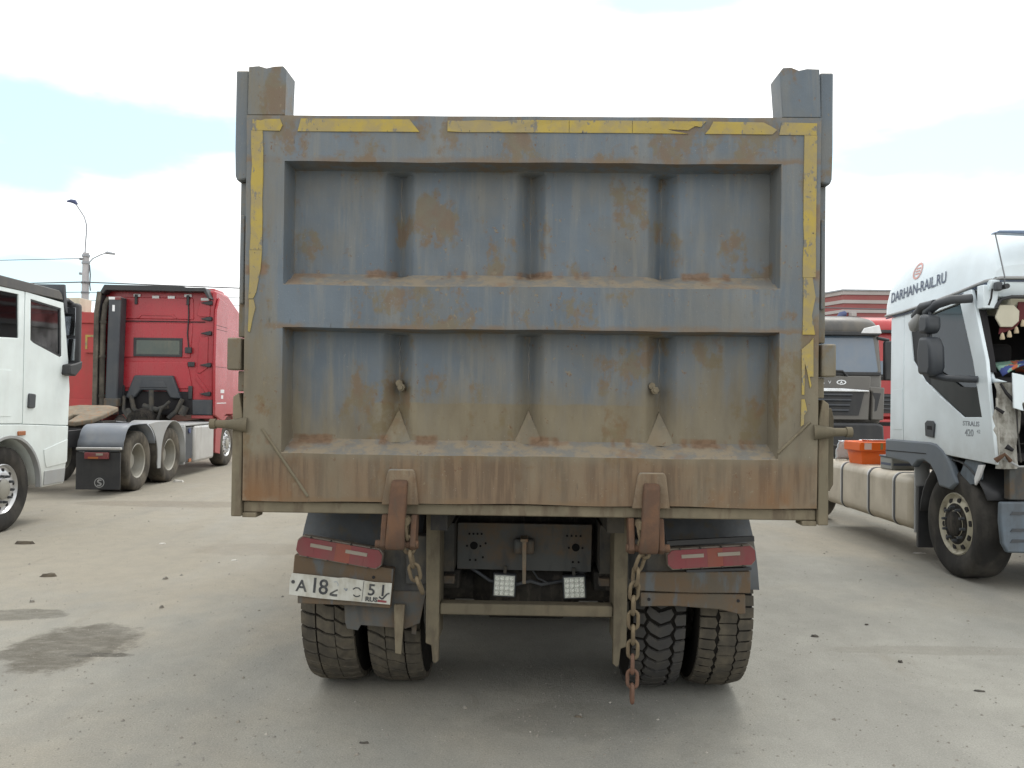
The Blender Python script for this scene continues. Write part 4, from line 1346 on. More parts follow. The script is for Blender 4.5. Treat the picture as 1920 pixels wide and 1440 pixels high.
# spoiler and side fairings
part('roof_spoiler', MB().prism([(-1.10, 3.62), (-1.02, 3.77), (.55, 3.77), (.62, 3.74), (1.02, 3.74), (1.12, 3.52), (1.07, 3.52), (.99, 3.66), (.5, 3.655), (-.98, 3.66), (-1.04, 3.58)], 'y', YC - .25, YC + .25), 'black_plastic', rt, bevel=.01)
part('roof', MB().prism([(3.36, 3.715), (4.7, 3.46), (4.6, 3.56), (3.9, 3.80), (3.36, 3.79)], 'x', -1.05, 1.05), 'red_truck', rt, bevel=.03)
lf = part('side_fairing', MB().prism([(YC - .34, 1.2), (YC - .33, 3.2), (YC - .22, 3.62), (YC + .02, 3.70), (YC + .02, 1.2)], 'x', -1.15, -1.09), 'dark_plastic', rt, bevel=.02)
part('fairing_edge', MB().prism([(YC - .36, 1.2), (YC - .35, 3.2), (YC - .24, 3.63), (YC - .20, 3.61), (YC - .31, 3.2), (YC - .32, 1.2)], 'x', -1.165, -1.075), 'tyre_dusty', lf, bevel=.006)
# exhaust and air intake
mb = MB().tube([(-1.02, YC - .26, 1.20), (-1.02, YC - .26, 3.0), (-1.0, YC - .22, 3.35), (-.98, YC - .12, 3.5)], .055, 12)
for zz in (1.5, 2.3, 3.0):
    mb.tube([(-1.02, YC - .26, zz - .025), (-1.02, YC - .26, zz + .025)], .07, 12)
part('exhaust_stack', mb, 'tyre_dusty', rt, smooth=45)
sn = part('air_intake', MB().prism([(-.94, 1.42), (-.90, 3.50), (-.65, 3.52), (-.69, 1.42)], 'y', YC - .30, YC - .02), 'dark_plastic', rt, bevel=.03, seg=3)
part('intake_cap', MB().box(-.895, -.655, YC - .306, YC - .08, 3.46, 3.515), 'decal_white', sn, bevel=.004)
part('intake_cap', MB().box(-.77, -.655, YC - .309, YC - .08, 3.455, 3.512), 'lens_red', sn, bevel=.004)
part('intake_sticker', MB().box(-.82, -.77, YC - .304, YC - .29, 3.22, 3.35), 'decal_white', sn)
part('intake_foot', MB().box(-.965, -.67, YC - .31, YC - .01, 1.28, 1.45), 'plate_steel', sn, bevel=.02)
pbox('dark_backing', 'interior', rt, -.78, .72, YC - .03, YC - .0005, 1.12, 1.60)  # added dark plate, stands in for the blackness behind the struts
# gearbox and suspension clutter
cl = MB()
cl.tube([(-.15, YC - .6, 1.0), (-.15, YC + .3, 1.05)], [.22, .30], 14)
part('gearbox', cl, 'grease_black', rt, smooth=40)
for pts, r in (([(-.5, YC - .1, 1.5), (-.42, YC - .15, 1.25), (-.25, YC - .2, 1.05)], .05), ([(.55, YC - .1, 1.45), (.45, YC - .15, 1.2), (.3, YC - .2, 1.05)], .05), ([(-.05, YC - .2, 1.62), (-.02, YC - .25, 1.3), (0, YC - .3, 1.0)], .05),
               ([(-.62, YC - .15, 1.5), (-.6, YC - .2, 1.2), (-.45, YC - .25, 1.0)], .035), ([(.3, YC - .2, 1.3), (.1, YC - .25, 1.22), (-.2, YC - .2, 1.3)], .06), ([(.62, YC - .12, 1.3), (.55, YC - .15, 1.12)], .08), ([(-.55, YC - .12, 1.2), (-.45, YC - .2, 1.08)], .08),
               ([(.12, YC - .3, 1.0), (.2, YC - .3, 1.25), (.35, YC - .25, 1.4)], .03)):
    part('suspension_strut', MB().tube(pts, r, 10), 'dark_steel', rt, smooth=45)
for a, zz in ((.68, 1.62), (-.70, 1.62)):
    pbox('mount_plate', 'black_plastic', rt, a - .04, a + .04, YC - .05, YC - .0005, 1.45, zz + .1, .008)
pbox('side_skirt', 'dark_plastic', rt, .72, 1.14, YC - .04, YC + .25, 1.12, 1.44, .02)
pbox('side_skirt', 'red_truck', rt, .70, 1.14, YC - .02, YC + .3, 1.045, 1.115, .01)
# cab right side
for sg in (1, -1):
    sp = part('side_deflector', MB().prism([(YC - .10, 1.12), (YC - .14, 2.2), (YC - .10, 3.30), (YC + .08, 3.58), (YC + .6, 3.5), (YC + .62, 1.12), (YC + .3, 1.0)], 'x', sg * 1.165, sg * 1.215), 'red_truck', rt, bevel=.02)
    if sg > 0:
        for zz in (2.98, 2.90):
            part('seam_strip', MB().box(1.2145, 1.2165, YC - .10, YC + .6, zz, zz + .008), 'interior', sp)
        part('seam_strip', MB().box(1.2145, 1.2165, YC - .12, YC + .6, 2.12, 2.128), 'interior', sp)
        part('decal_line', MB().box(1.215, 1.2172, YC + .0, YC + .6, 1.36, 1.378), 'decal_white', sp)
        for a, zz in ((.22, 1.58), (.26, 1.46)):
            part('decal', MB().box(1.215, 1.2172, YC + a, YC + a + (.24 if zz > 1.5 else .14), zz, zz + .075), 'decal_white', sp)
    part('door', MB().prism([(YC + .64, 1.12), (YC + .64, 3.0), (5.05, 2.95), (5.28, 1.6), (5.2, 1.1)], 'x', sg * 1.162, sg * 1.19), 'red_truck', rt, bevel=.015)
    arp = [(3.62, 1.05)] + arc(4.02, .48, .62, 140, 10, 14) + [(5.2, .55), (5.2, 1.09), (3.3, 1.09), (3.12, .98), (3.10, .35), (3.4, .30), (3.42, .60)]
    part('front_wing', MB().prism(arp, 'x', sg * 1.13, sg * 1.20), 'red_truck', rt, bevel=.012)
# frame, fifth wheel
for sg in (-1, 1):
    pbox('frame_rail', 'black_plastic', rt, sg * .36, sg * .44, -1.45, 5.0, .72, .98)
pbox('frame_end', 'dark_plastic', rt, -.36, .36, -1.46, -1.40, .74, .96)
mb = MB()
outer = [(-.46, .42), (-.46, -.05), (-.40, -.42), (-.22, -.60), (-.08, -.55), (-.05, -.10), (.05, -.10), (.08, -.55), (.22, -.60), (.40, -.42), (.46, -.05), (.46, .42), (.25, .55), (-.25, .55)]
mm = Matrix.Translation((0, -.1, 1.19)) @ Matrix.Rotation(R_(13), 4, 'X')
part('fifth_wheel', mb.prism(outer, 'z', -.04, .04, mm), 'fifth_wheel_steel', rt, bevel=.02, seg=3)
pbox('fifth_wheel_mount', 'grease_black', rt, -.5, .5, -.35, .15, .985, 1.10, .02)
mb = MB().tube([(.25, .2, 1.02), (.4, .35, 1.06), (.45, .6, 1.03), (.5, .9, 1.03)], .018, 8)
part('air_hose', mb, 'dark_plastic', rt, smooth=60)
# rear mudguards, flap, lamp, tanks
for sg in (1, -1):
    a, b = sorted((sg * .58, sg * 1.27))

    def guard(prof):
        def gf(u, v, prof=prof):
            p = prof[int(round(u * (len(prof) - 1)))]
            return (a + (b - a) * v, p[0], p[1])
        return MB().grid(len(prof), 4, gf)
    p1 = [(-1.32, .70), (-1.30, .82)] + arc(-1.0, .80, .27, 165, 95, 6) + [(-.75, 1.075), (-.45, 1.07)] + arc(-.62, .55, .53, 72, 20, 6)
    part('mudguard', guard(p1), 'guard_plastic', rt, smooth=50, solid=.012)
    p2 = arc(.68, .52, .56, 155, 100, 6) + arc(.68, .52, .56, 90, 5, 9) + [(1.25, .30)]
    part('mudguard', guard(p2), 'guard_light', rt, smooth=50, solid=.012)
    xo = sg * 1.272
    side = [(-.42, 1.06), (-.1, 1.09), (.65, 1.09)] + arc(.68, .52, .565, 85, 168, 7) + [(.10, .30), (-.02, .30)] + arc(-.62, .50, .60, -12, 68, 7)
    part('mudguard_skirt', MB().prism(side, 'x', sg * 1.262, sg * 1.278), 'guard_light', rt, bevel=.004)
    fl = pbox('mud_flap', 'black_plastic', rt, sg * .60, sg * 1.26, -1.385, -1.355, .10, .66, .006)
    part('flap_holder', MB().box(sg * .60, sg * 1.27, -1.40, -1.34, .70, .74), 'silver', fl, bevel=.01)
    tl = pbox('tail_lamp', 'lens_red', rt, sg * .74, sg * 1.10, -1.43, -1.386, .565, .665, .01)
    part('lens', MB().box(sg * .92, sg * 1.02, -1.436, -1.429, .62, .655), 'reflector', tl)
    part('lens', MB().box(sg * .80, sg * .95, -1.436, -1.429, .572, .60), 'lens_amber', tl)
    part('lamp_bracket', MB().box(sg * .62, sg * 1.25, -1.398, -1.3855, .68, .698), 'dark_plastic', tl)
    if sg > 0:
        cx_, cz_ = .955, .205
        ro = arc(0, 0, .075, 0, 360, 28)[:-1]
        ri = arc(0, 0, .064, 0, 360, 28)[:-1]
        part('flap_emblem', MB().ring([(cx_ + p, cz_ + q) for p, q in ro], [(cx_ + p, cz_ + q) for p, q in ri], 'y', -1.3885, -1.384), 'guard_light', fl)
        for k in (0, 1):
            m_ = 1 if k == 0 else -1
            sw = [(-.01, .052), (.035, .045), (.03, .03), (.0, .034), (-.012, .02), (.03, -.005), (.035, -.025), (.012, -.012), (-.035, .012), (-.032, .035)]
            part('flap_emblem', MB().prism([(cx_ + m_ * p, cz_ + m_ * q) for p, q in sw], 'y', -1.3885, -1.384), 'guard_light', fl)
    bt = pbox('battery_locker', 'dark_plastic', rt, sg * .66, sg * 1.18, 1.42, 1.86, .26, .94, .03)
    part('locker_strap', MB().box(sg * .64, sg * 1.21, 1.34, 1.42, .24, .97), 'guard_light', bt, bevel=.02)
    part('filler_cap', MB().disc_cyl((0, 1.66, .86), .05, 'x', sg * 1.175, sg * 1.20, 14), 'bld_blue', bt)
    part('indicator', MB().box(sg * 1.175, sg * 1.195, 1.64, 1.76, .27, .33), 'lens_amber', bt)
    pbox('fuel_tank', 'silver', rt, sg * .62, sg * 1.20, 1.92, 3.02, .24, .95, .05, seg=3)
    pbox('tank_step', 'guard_light', rt, sg * .5, sg * 1.19, 1.36, 3.04, .955, .985, .006)
    f_ = sg
    wheel(rt, (sg * 1.075, -.62, .48), 'dual_steel', f_)
    wheel(rt, (sg * .745, -.62, .48), 'plain', f_)
    wheel(rt, (sg * 1.075, .68, .48), 'dual_steel', f_, .3)
    wheel(rt, (sg * .745, .68, .48), 'plain', f_)
    wheel(rt, (sg * 1.02, 4.0, .48), 'front_alloy', f_, .2)

# ================================================================== DAMAGED WHITE TRACTOR (right, facing the camera)
ww = thing('tractor_truck', (5.25, 7.33, 0), 'wrecked white truck on the right, windscreen gone and front corner torn open', 'truck')
XW = -1.20
yo = 7.33


def yw(v):
    return v - yo


def wp(pts):
    return [(yw(a), b) for a, b in pts]


for sg in (-1, 1):
    a, b = sg * 1.19, sg * 1.222
    # rear quarter and door skin round the side window
    dr = part('door', MB().ring(wp([(8.22, 2.50), (7.55, 2.545), (7.02, 2.585), (6.80, 1.95), (6.735, 1.55), (6.66, 1.075), (7.4, 1.10), (8.0, 1.16), (8.22, 1.19), (8.22, 1.9)]),
                                wp([(8.10, 2.39), (7.55, 2.455), (7.20, 2.49), (6.99, 1.95), (6.895, 1.60), (6.855, 1.465), (7.13, 1.458), (7.55, 1.66), (7.80, 1.795), (8.03, 2.0)]), 'x', a, b), 'white_wreck', ww, bevel=.006)
    part('rear_quarter', MB().prism(wp([(8.226, 1.19), (8.226, 2.50), (8.50, 2.47), (8.52, 1.16)]), 'x', a, b), 'white_wreck', ww, bevel=.006)
    part('locker_door', MB().prism(wp([(8.25, 1.30), (8.25, 1.72), (8.46, 1.71), (8.46, 1.29)]), 'x', sg * 1.2215, sg * 1.2255), 'white_wreck', ww, bevel=.002)
    if sg < 0:
        part('window_blank', MB().prism(wp([(8.105, 2.395), (7.80, 2.43), (7.72, 1.72), (7.80, 1.78), (8.035, 1.995)]), 'x', sg * 1.196, sg * 1.212), paint('blank_grey', (0.032, 0.034, 0.037), 0.55, amt=0.3, dirt=(0.06, 0.06, 0.06), spec=0.2), dr)
        part('window_blank', MB().prism(wp([(7.80, 1.80), (7.72, 1.95), (7.20, 1.73), (6.93, 1.72), (6.85, 1.46), (7.135, 1.453)]), 'x', sg * 1.196, sg * 1.210), paint('blank_dark', (0.016, 0.020, 0.020), 0.4, amt=0.3, dirt=(0.035, 0.05, 0.045), spec=0.25), dr)
    side_glass(dr, wp([(8.105, 2.395), (7.55, 2.46), (7.205, 2.495), (6.985, 1.95), (6.89, 1.60), (6.85, 1.46), (7.135, 1.453), (7.55, 1.655), (7.80, 1.79), (8.035, 1.995)]), sg * 1.190).data.materials[0] = MATS['dark_glass']
    part('door_handle', MB().prism(wp([(7.77, 1.26), (7.62, 1.25), (7.60, 1.38), (7.64, 1.41), (7.74, 1.41), (7.78, 1.385)]), 'x', sg * 1.218, sg * 1.236), 'dark_plastic', dr, bevel=.006)
    part('handle_slot', MB().prism(wp([(7.73, 1.325), (7.64, 1.322), (7.65, 1.36), (7.73, 1.36)]), 'x', sg * 1.2355, sg * 1.2375), 'interior', dr)
    # a-pillar with flared foot
    part('pillar', MB().prism(wp([(7.08, 2.60), (6.99, 2.60), (6.885, 1.95), (6.80, 1.80), (6.62, 1.765), (6.76, 1.755), (6.92, 1.76)]), 'x', sg * 1.135, sg * 1.172), 'white_wreck', ww, bevel=.012)
    part('pillar_trim', MB().prism(wp([(7.07, 2.56), (7.0, 2.57), (6.82, 1.95), (6.80, 1.85), (6.86, 1.9)]), 'x', sg * 1.13, sg * 1.19), 'interior', ww)
part('lettering_seam', MB().box(-1.2246, -1.2222, yw(8.22), yw(6.9), 1.452, 1.456), 'ink_grey', dr) if False else None
# lettering on door and roof fairing
mx = frame4((-1.2225, yw(7.145), 1.385), (0, -1, 0), (0, 0, 1))
text('lettering', 'STRALIS', .058, 'ink_grey', ww, mx, 1.25, bold=.0015)
mx = frame4((-1.2225, yw(7.11), 1.295), (0, -1, 0), (0, 0, 1))
text('lettering', '420', .085, 'ink_grey', ww, mx, 1.05, bold=.002)
mx = frame4((-1.2225, yw(6.93), 1.325), (0, -1, 0), (0, 0, 1))
text('lettering', '42', .045, 'ink_grey', ww, mx, 1.25)
# cab shell behind the skin: rear wall, floor, roof, far side
pbox('back_wall', 'interior', ww, -1.18, 1.18, yw(8.42), yw(8.50), 1.16, 2.50)
pbox('cab_floor', 'interior', ww, -1.17, 1.17, yw(6.75), yw(8.41), 1.10, 1.16)
pbox('bunk', 'interior', ww, -1.15, 1.15, yw(7.9), yw(8.4), 1.55, 1.70, .03)
for sg in (-1, 1):
    st = pbox('seat', 'interior', ww, sg * .35, sg * .9, yw(7.55), yw(7.75), 1.35, 1.95, .06)
    part('headrest', MB().box(sg * .5, sg * .75, yw(7.58), yw(7.70), 1.97, 2.15), 'interior', st, bevel=.04)
pbox('dashboard', 'interior', ww, -1.12, 1.14, yw(6.78), yw(7.10), 1.40, 1.81, .03)
# header over the windscreen
hd = part('windscreen_header', MB().prism(wp([(7.05, 2.50), (6.86, 2.50), (6.80, 2.60), (6.80, 2.64), (7.05, 2.64)]), 'x', -1.18, 1.18), 'white_wreck', ww, bevel=.01)
part('header_seal', MB().tube([(-1.12, yw(6.84), 2.40), (-1.08, yw(6.82), 2.475), (-1.0, yw(6.81), 2.495), (-.5, yw(6.81), 2.50), (1.0, yw(6.81), 2.50)], .016, 8), 'black_plastic', ww, smooth=50)
part('headliner', MB().prism(wp([(6.86, 2.495), (7.6, 2.50), (7.6, 2.46), (7.1, 2.36), (6.90, 2.42)]), 'x', -.98, 1.05), 'headliner', ww, bevel=.02)
part('roof_lining', MB().box(-1.17, 1.17, yw(7.06), yw(8.41), 2.505, 2.53), 'headliner', ww)
# pillar trim pad and fringed curtain
part('sun_shade', MB().prism(wp([(6.90, 2.44), (6.86, 2.22), (6.84, 2.28), (6.84, 2.40)]), 'x', -1.10, -.90), 'headliner', ww) if False else None
part('sun_shade', MB().prism([(-1.115, 2.32), (-1.07, 2.24), (-.97, 2.24), (-.915, 2.29), (-.91, 2.38), (-.96, 2.43), (-1.08, 2.43)], 'y', yw(6.84), yw(6.86)), 'headliner', ww, bevel=.006)
cu = part('curtain', MB().prism([(-1.07, 2.18), (-.98, 2.21), (-.92, 2.24), (-.88, 2.30), (-.75, 2.33), (-.45, 2.33), (1.1, 2.33), (1.1, 2.46), (-.90, 2.46), (-.93, 2.30), (-1.06, 2.24)], 'y', yw(6.868), yw(6.882)), 'curtain_red', ww, bevel=.003)
tm = mesh_of('tassel', MB().lathe([(0, .0005), (-.012, .012), (-.05, .020), (-.062, .017), (-.063, .0005)], 10, axis='z'), 'tassel', 40)
for p in [(-1.045, 2.195), (-.985, 2.215), (-.925, 2.25), (-.87, 2.31)] + [(-.79 + i * .075, 2.342) for i in range(24)]:
    put('tassel', tm, cu, (p[0], yw(6.862), p[1]))
# roof fairing: lofted
sec = [(8.64, 2.51, 1.19, 2.66), (8.62, 2.50, 1.22, 2.86), (8.56, 2.50, 1.235, 3.05), (8.46, 2.503, 1.235, 3.18), (8.30, 2.508, 1.235, 3.26), (8.1, 2.517, 1.23, 3.31), (7.8, 2.535, 1.225, 3.34), (7.45, 2.555, 1.215, 3.33), (7.15, 2.575, 1.205, 3.26), (6.95, 2.60, 1.19, 3.13), (6.84, 2.64, 1.17, 2.95), (6.80, 2.66, 1.15, 2.78)]
mb = MB()
K = 28


def fs_pt(i, k):
    yy, z0, hw, z1 = sec[i]
    t = k / (K - 1)
    a = math.pi * (1 - t)
    cx_, sz = math.cos(a), math.sin(a)
    e = .30
    xx = math.copysign(abs(cx_) ** e, cx_) * hw
    zz = z0 + (z1 - z0) * abs(sz) ** .50
    xx *= 1 - .13 * ((zz - 2.5) / .8) ** 2 if zz > 2.5 else 1
    return (xx, yw(yy), zz)


mb.grid(K, len(sec), lambda u, v: fs_pt(int(round(v * (len(sec) - 1))), int(round(u * (K - 1)))))
fo = part('roof_fairing', mb, 'white_wreck', ww, smooth=50)
for end in (0, len(sec) - 1):
    part('fairing_end', MB().add([fs_pt(end, k) for k in range(K)], [tuple(range(K))]), 'white_wreck', fo)
part('fairing_edge', MB().tube([(-1.235, yw(8.60), 2.505), (-1.24, yw(8.2), 2.513), (-1.235, yw(7.6), 2.55), (-1.225, yw(7.2), 2.585), (-1.19, yw(6.86), 2.635), (-1.10, yw(6.79), 2.655), (0, yw(6.74), 2.66), (1.15, yw(6.79), 2.655)], .014, 10), 'guard_light', fo, smooth=50)
part('fairing_seal', MB().tube([(-1.232, yw(8.60), 2.478), (-1.237, yw(8.2), 2.487), (-1.232, yw(7.6), 2.524), (-1.222, yw(7.2), 2.559), (-1.19, yw(6.87), 2.608), (-1.10, yw(6.80), 2.628), (0, yw(6.75), 2.634)], .007, 6), 'ink_blue', fo, smooth=50)
# side shell relief arc on the fairing
mx = frame4((-1.30, yw(8.50), 2.635), (0, -1, .075), (0, 0, 1))
def wrap(o):
    md = o.modifiers.new('w', 'SHRINKWRAP')
    md.target = fo
    md.wrap_method = 'PROJECT'
    md.use_project_x, md.use_project_y, md.use_project_z = True, False, False
    md.use_negative_direction = True
    md.use_positive_direction = True
    md.offset = .006


tx = text('lettering', 'DARHAN-RAIL.RU', .150, 'ink_blue', fo, mx, .86, 0.0, bold=.0022)
wrap(tx)
lo = frame4((-1.30, yw(8.03), 2.905), (0, -1, .0), (0, 0, 1))
mb = MB()
ro, ri = arc(0, 0, .085, 0, 360, 28)[:-1], arc(0, 0, .065, 0, 360, 28)[:-1]
kk = len(ro)
mb.add([(a, b, 0) for a, b in ro + ri], [(i, (i + 1) % kk, kk + (i + 1) % kk, kk + i) for i in range(kk)])
for k in range(3):
    z_ = -.035 + k * .028
    mb.add([(-.045, z_, 0), (.045, z_, 0), (.045, z_ + .013, 0), (-.045, z_ + .013, 0)], [(0, 1, 2, 3)])
mb.v = [tuple(lo @ Vector(p)) for p in mb.v]
wrap(part('fairing_emblem', mb, 'logo_pink', fo))
# mirror group (swung back along the door)
mi = part('mirror', MB().prism(wp([(7.29, 1.84), (7.10, 1.82), (7.06, 1.90), (7.07, 2.08), (7.13, 2.17), (7.27, 2.18), (7.31, 2.05)]), 'x', -1.56, -1.42), 'dark_plastic', ww, bevel=.03, seg=3)
part('mirror_head', MB().prism(wp([(7.28, 2.21), (7.16, 2.20), (7.11, 2.25), (7.12, 2.36), (7.24, 2.39), (7.29, 2.33)]), 'x', -1.56, -1.43), 'dark_plastic', mi, bevel=.03, seg=3)
part('mirror_arm', MB().tube([(-1.24, yw(6.98), 2.50), (-1.40, yw(7.02), 2.49), (-1.47, yw(7.12), 2.46), (-1.48, yw(7.28), 2.40)], .040, 10), 'dark_plastic', mi, smooth=50)
part('mirror_arm', MB().tube([(-1.47, yw(7.16), 2.47), (-1.50, yw(7.32), 2.46), (-1.50, yw(7.45), 2.38)], .040, 10), 'dark_plastic', mi, smooth=50)
part('mirror_head', MB().tube([(-1.48, yw(7.36), 2.39), (-1.50, yw(7.46), 2.30), (-1.50, yw(7.49), 2.26)], [.05, .06, .03], 12), 'guard_light', mi, smooth=50)
part('mirror_arm', MB().tube([(-1.48, yw(7.20), 1.83), (-1.42, yw(7.05), 1.80), (-1.22, yw(6.92), 1.79)], .03, 10), 'dark_plastic', mi, smooth=50)
part('mirror_post', MB().tube([(-1.485, yw(7.20), 1.83), (-1.49, yw(7.20), 2.42)], .016, 8), 'dark_plastic', mi, smooth=50)
# sun visor torn up, wiper stub, rod
vs_ = part('sun_visor', MB().prism([(-1.24, 3.005), (-.9, 2.995), (-.2, 2.985), (1.1, 2.99), (1.1, 3.03), (-.2, 3.025), (-.9, 3.025), (-1.22, 3.025)], 'y', yw(6.62), yw(6.72)), paint('visor_blue', (0.13, 0.19, 0.30), 0.3, amt=0.1), ww, bevel=.005)
part('visor_rod', MB().tube([(-1.225, yw(6.67), 3.005), (-1.115, yw(6.72), 2.66), (-1.09, yw(6.76), 2.60)], .006, 6), 'galv', vs_)
part('visor_foot', MB().disc_cyl((-1.09, yw(6.77), 2.575), .022, 'y', -.05, .04, 10), 'black_plastic', vs_)
pbox('marker_lamp', 'dark_plastic', ww, -1.165, -1.115, yw(6.74), yw(6.80), 2.54, 2.615, .012)
pbox('header_plate', 'white_wreck', ww, -1.225, -1.10, yw(6.835), yw(6.93), 2.40, 2.60, .006)
part('torn_wire', MB().tube([(-1.17, yw(6.80), 2.56), (-1.185, yw(6.79), 2.48), (-1.20, yw(6.80), 2.42)], .008, 6), 'interior', ww)
# torn front corner under the windscreen
mb = MB()
rn = random.Random(5)
mb.grid(6, 12, lambda u, v: (-1.20 + .20 * u + .02 * math.sin(v * 9 + u * 4), yw(6.72 - .05 * math.sin(u * 3.1)) + rn.uniform(-.012, .012), 1.76 - .72 * v))
part('inner_wing', mb, 'cream_panel', ww, solid=.01)
for pts, r, m_ in (([(-1.15, yw(6.64), 1.74), (-1.10, yw(6.60), 1.66), (-1.06, yw(6.60), 1.60)], .022, 'interior'), ([(-1.19, yw(6.64), 1.54), (-1.12, yw(6.61), 1.50)], .025, 'interior'), ([(-1.05, yw(6.62), 1.72), (-.97, yw(6.58), 1.55), (-.93, yw(6.60), 1.30)], .02, 'dark_steel'),
                  ([(-1.02, yw(6.64), 1.56), (-1.0, yw(6.62), 1.35), (-.985, yw(6.62), 1.10)], .012, 'dark_steel'), ([(-.93, yw(6.62), 1.40), (-.80, yw(6.58), 1.25), (-.78, yw(6.6), 1.05)], .03, 'cream_panel'), ([(-.86, yw(6.62), 1.5), (-.7, yw(6.6), 1.3), (-.6, yw(6.6), 1.0)], .03, 'dark_steel'),
                  ([(-1.10, yw(6.63), 1.22), (-1.05, yw(6.60), 1.19)], .03, 'interior'), ([(-1.12, yw(6.64), 1.12), (-1.0, yw(6.6), 1.06), (-.8, yw(6.58), 1.07), (-.5, yw(6.6), 1.10)], .018, 'guard_light'), ([(-1.17, yw(6.66), 1.62), (-1.16, yw(6.63), 1.40), (-1.15, yw(6.63), 1.10)], .012, 'cream_panel'),
                  ([(-1.18, yw(6.64), 1.10), (-1.12, yw(6.6), 1.16), (-1.08, yw(6.62), 1.11)], .03, 'hook_rust'), ([(-.9, yw(6.64), 1.62), (-.88, yw(6.6), 1.45), (-.92, yw(6.6), 1.2)], .016, 'interior')):
    part('torn_strut', MB().tube([(a_ - .055 + .012 * math.sin(9 * i_ + r * 99), b_, c_ + .01 * math.cos(7 * i_)) for i_, (a_, b_, c_) in enumerate(pts)], [r * (.45 + .35 * ((i_ * 7 + int(r * 999)) % 3) / 2) for i_ in range(len(pts))], 7), m_, ww)
part('torn_flap', MB().prism([(-1.135, 1.84), (-.95, 1.80), (-.3, 1.76), (.2, 1.74), (.2, 1.46), (-.6, 1.48), (-.95, 1.51), (-1.06, 1.53), (-1.125, 1.55)], 'y', yw(6.575), yw(6.59)), 'white_wreck', ww, bevel=.004)
pbox('engine_bulk', 'grease_black', ww, -.85, .85, yw(6.75), yw(8.3), .55, 1.09, .05)
pbox('hanging_bracket', 'plate_steel', ww, -1.08, -.93, yw(6.70), yw(6.78), .78, 1.05, .008)
# torn bumper piece on the front
part('bumper_piece', MB().prism([(-1.175, .765), (-.6, .775), (.9, .77), (.9, .36), (-.4, .335), (-1.12, .345), (-1.16, .42), (-1.18, .60)], 'y', yw(6.66), yw(6.71)), 'bumper_blue', ww, bevel=.015)
for zz in (.66, .52, .43):
    part('bumper_slot', MB().prism([(-1.10, zz), (-.8, zz + .01), (-.4, zz), (-.4, zz + .03), (-1.08, zz + .028)], 'y', yw(6.655), yw(6.663)), 'dark_plastic', ww)
pbox('front_crossmember', 'grease_black', ww, -.9, .9, yw(6.715), yw(6.80), .45, .70, .02)
# wheel arch fender
wc = (yw(7.33), .46)
fen = [(yw(8.60), 1.19), (yw(7.70), 1.205)] + [(yw(a), b) for a, b in ((7.58, 1.195), (7.46, 1.14), (7.36, 1.05), (7.28, .93), (7.22, .86))] + [(yw(7.34), .79), (yw(7.52), .80)] + [(yw(a), b) for a, b in ((7.58, .90), (7.68, .985), (7.80, 1.02), (7.92, 1.00))] + [(yw(8.02), .93), (yw(8.10), .97), (yw(8.60), .99)]
part('fender', MB().prism(fen, 'x', -1.235, -1.16), 'fender_grey', ww, bevel=.02, seg=3)
part('fender_rib', MB().prism([(yw(8.60), 1.062), (yw(7.75), 1.085), (yw(7.75), 1.092), (yw(8.60), 1.07)], 'x', -1.2385, -1.234), 'interior', ww)
pr = arc(wc[0], wc[1], .60, 5, 150, 14)
part('mudguard', MB().grid(len(pr), 4, lambda u, v: (-1.20 + v * .5, pr[int(round(u * (len(pr) - 1)))][0], pr[int(round(u * (len(pr) - 1)))][1])), 'black_plastic', ww, smooth=50, solid=.012)
part('torn_liner', MB().prism(wp([(7.24, .95), (7.16, 1.08), (6.90, 1.08), (6.92, .93), (7.0, .88), (7.10, .86)]), 'x', -1.19, -1.17), 'bumper_blue', ww, bevel=.003)
part('torn_liner', MB().prism(wp([(6.98, .93), (6.92, 1.05), (6.84, 1.06), (6.90, .95), (6.97, .87)]), 'x', -1.215, -1.195), 'decal_white', ww, bevel=.003)
pbox('mud_flap', 'black_plastic', ww, -1.19, -.75, yw(7.98), yw(8.02), .14, .75, .004)
pbox('flap_plate', 'guard_light', ww, -1.20, -1.05, yw(8.03), yw(8.05), .28, .98, .004)
for xx, f_ in ((-1.06, -1), (1.06, 1)):
    wheel(ww, (xx, 0, .48), 'front_cream', f_, .15)
    wheel(ww, (xx, 3.7, .48), 'dual_steel', f_, .15)
for sg in (-1, 1):
    pbox('frame_rail', 'grease_black', ww, sg * .36, sg * .44, yw(6.8), yw(12.2), .65, .92)
tk = pbox('fuel_tank', 'tank_cream', ww, -1.21, -.52, yw(8.08), yw(10.35), .29, .84, .09, seg=5)
for yy in (8.42, 9.02, 9.75):
    part('tank_strap', MB().ring([(-1.217, .283), (-.515, .283), (-.515, .847), (-1.217, .847)], [(-1.212, .288), (-.518, .288), (-.518, .842), (-1.212, .842)], 'y', yw(yy), yw(yy + .035)), 'dark_plastic', tk, bevel=.085, seg=5) if False else None
    pts = []
    for (cx_, cz_, a0) in ((-1.12, .75, 90), (-1.12, .38, 180), (-.61, .38, 270), (-.61, .75, 360)):
        for k in range(6):
            a = R_(a0 + 90 * k / 5)
            pts.append((cx_ + .094 * math.cos(a), cz_ + .094 * math.sin(a)))
    inn = [((p - -.865) * .985 - .865, (q - .565) * .985 + .565) for p, q in pts]
    part('tank_strap', MB().ring(pts, inn, 'y', yw(yy), yw(yy + .03)), 'dark_plastic', tk)
    inn2 = [((p - -.865) * 1.006 - .865, (q - .565) * 1.006 + .565) for p, q in pts]
    part('tank_strap', MB().ring(inn2, inn, 'y', yw(yy + .035), yw(yy + .06)), 'silver', tk)

# things on the tank
TZ = .842
cr = thing('crate', (4.30, 9.62, TZ), 'bright orange plastic crate on the fuel tank of the wrecked truck', 'crate', R_(8))


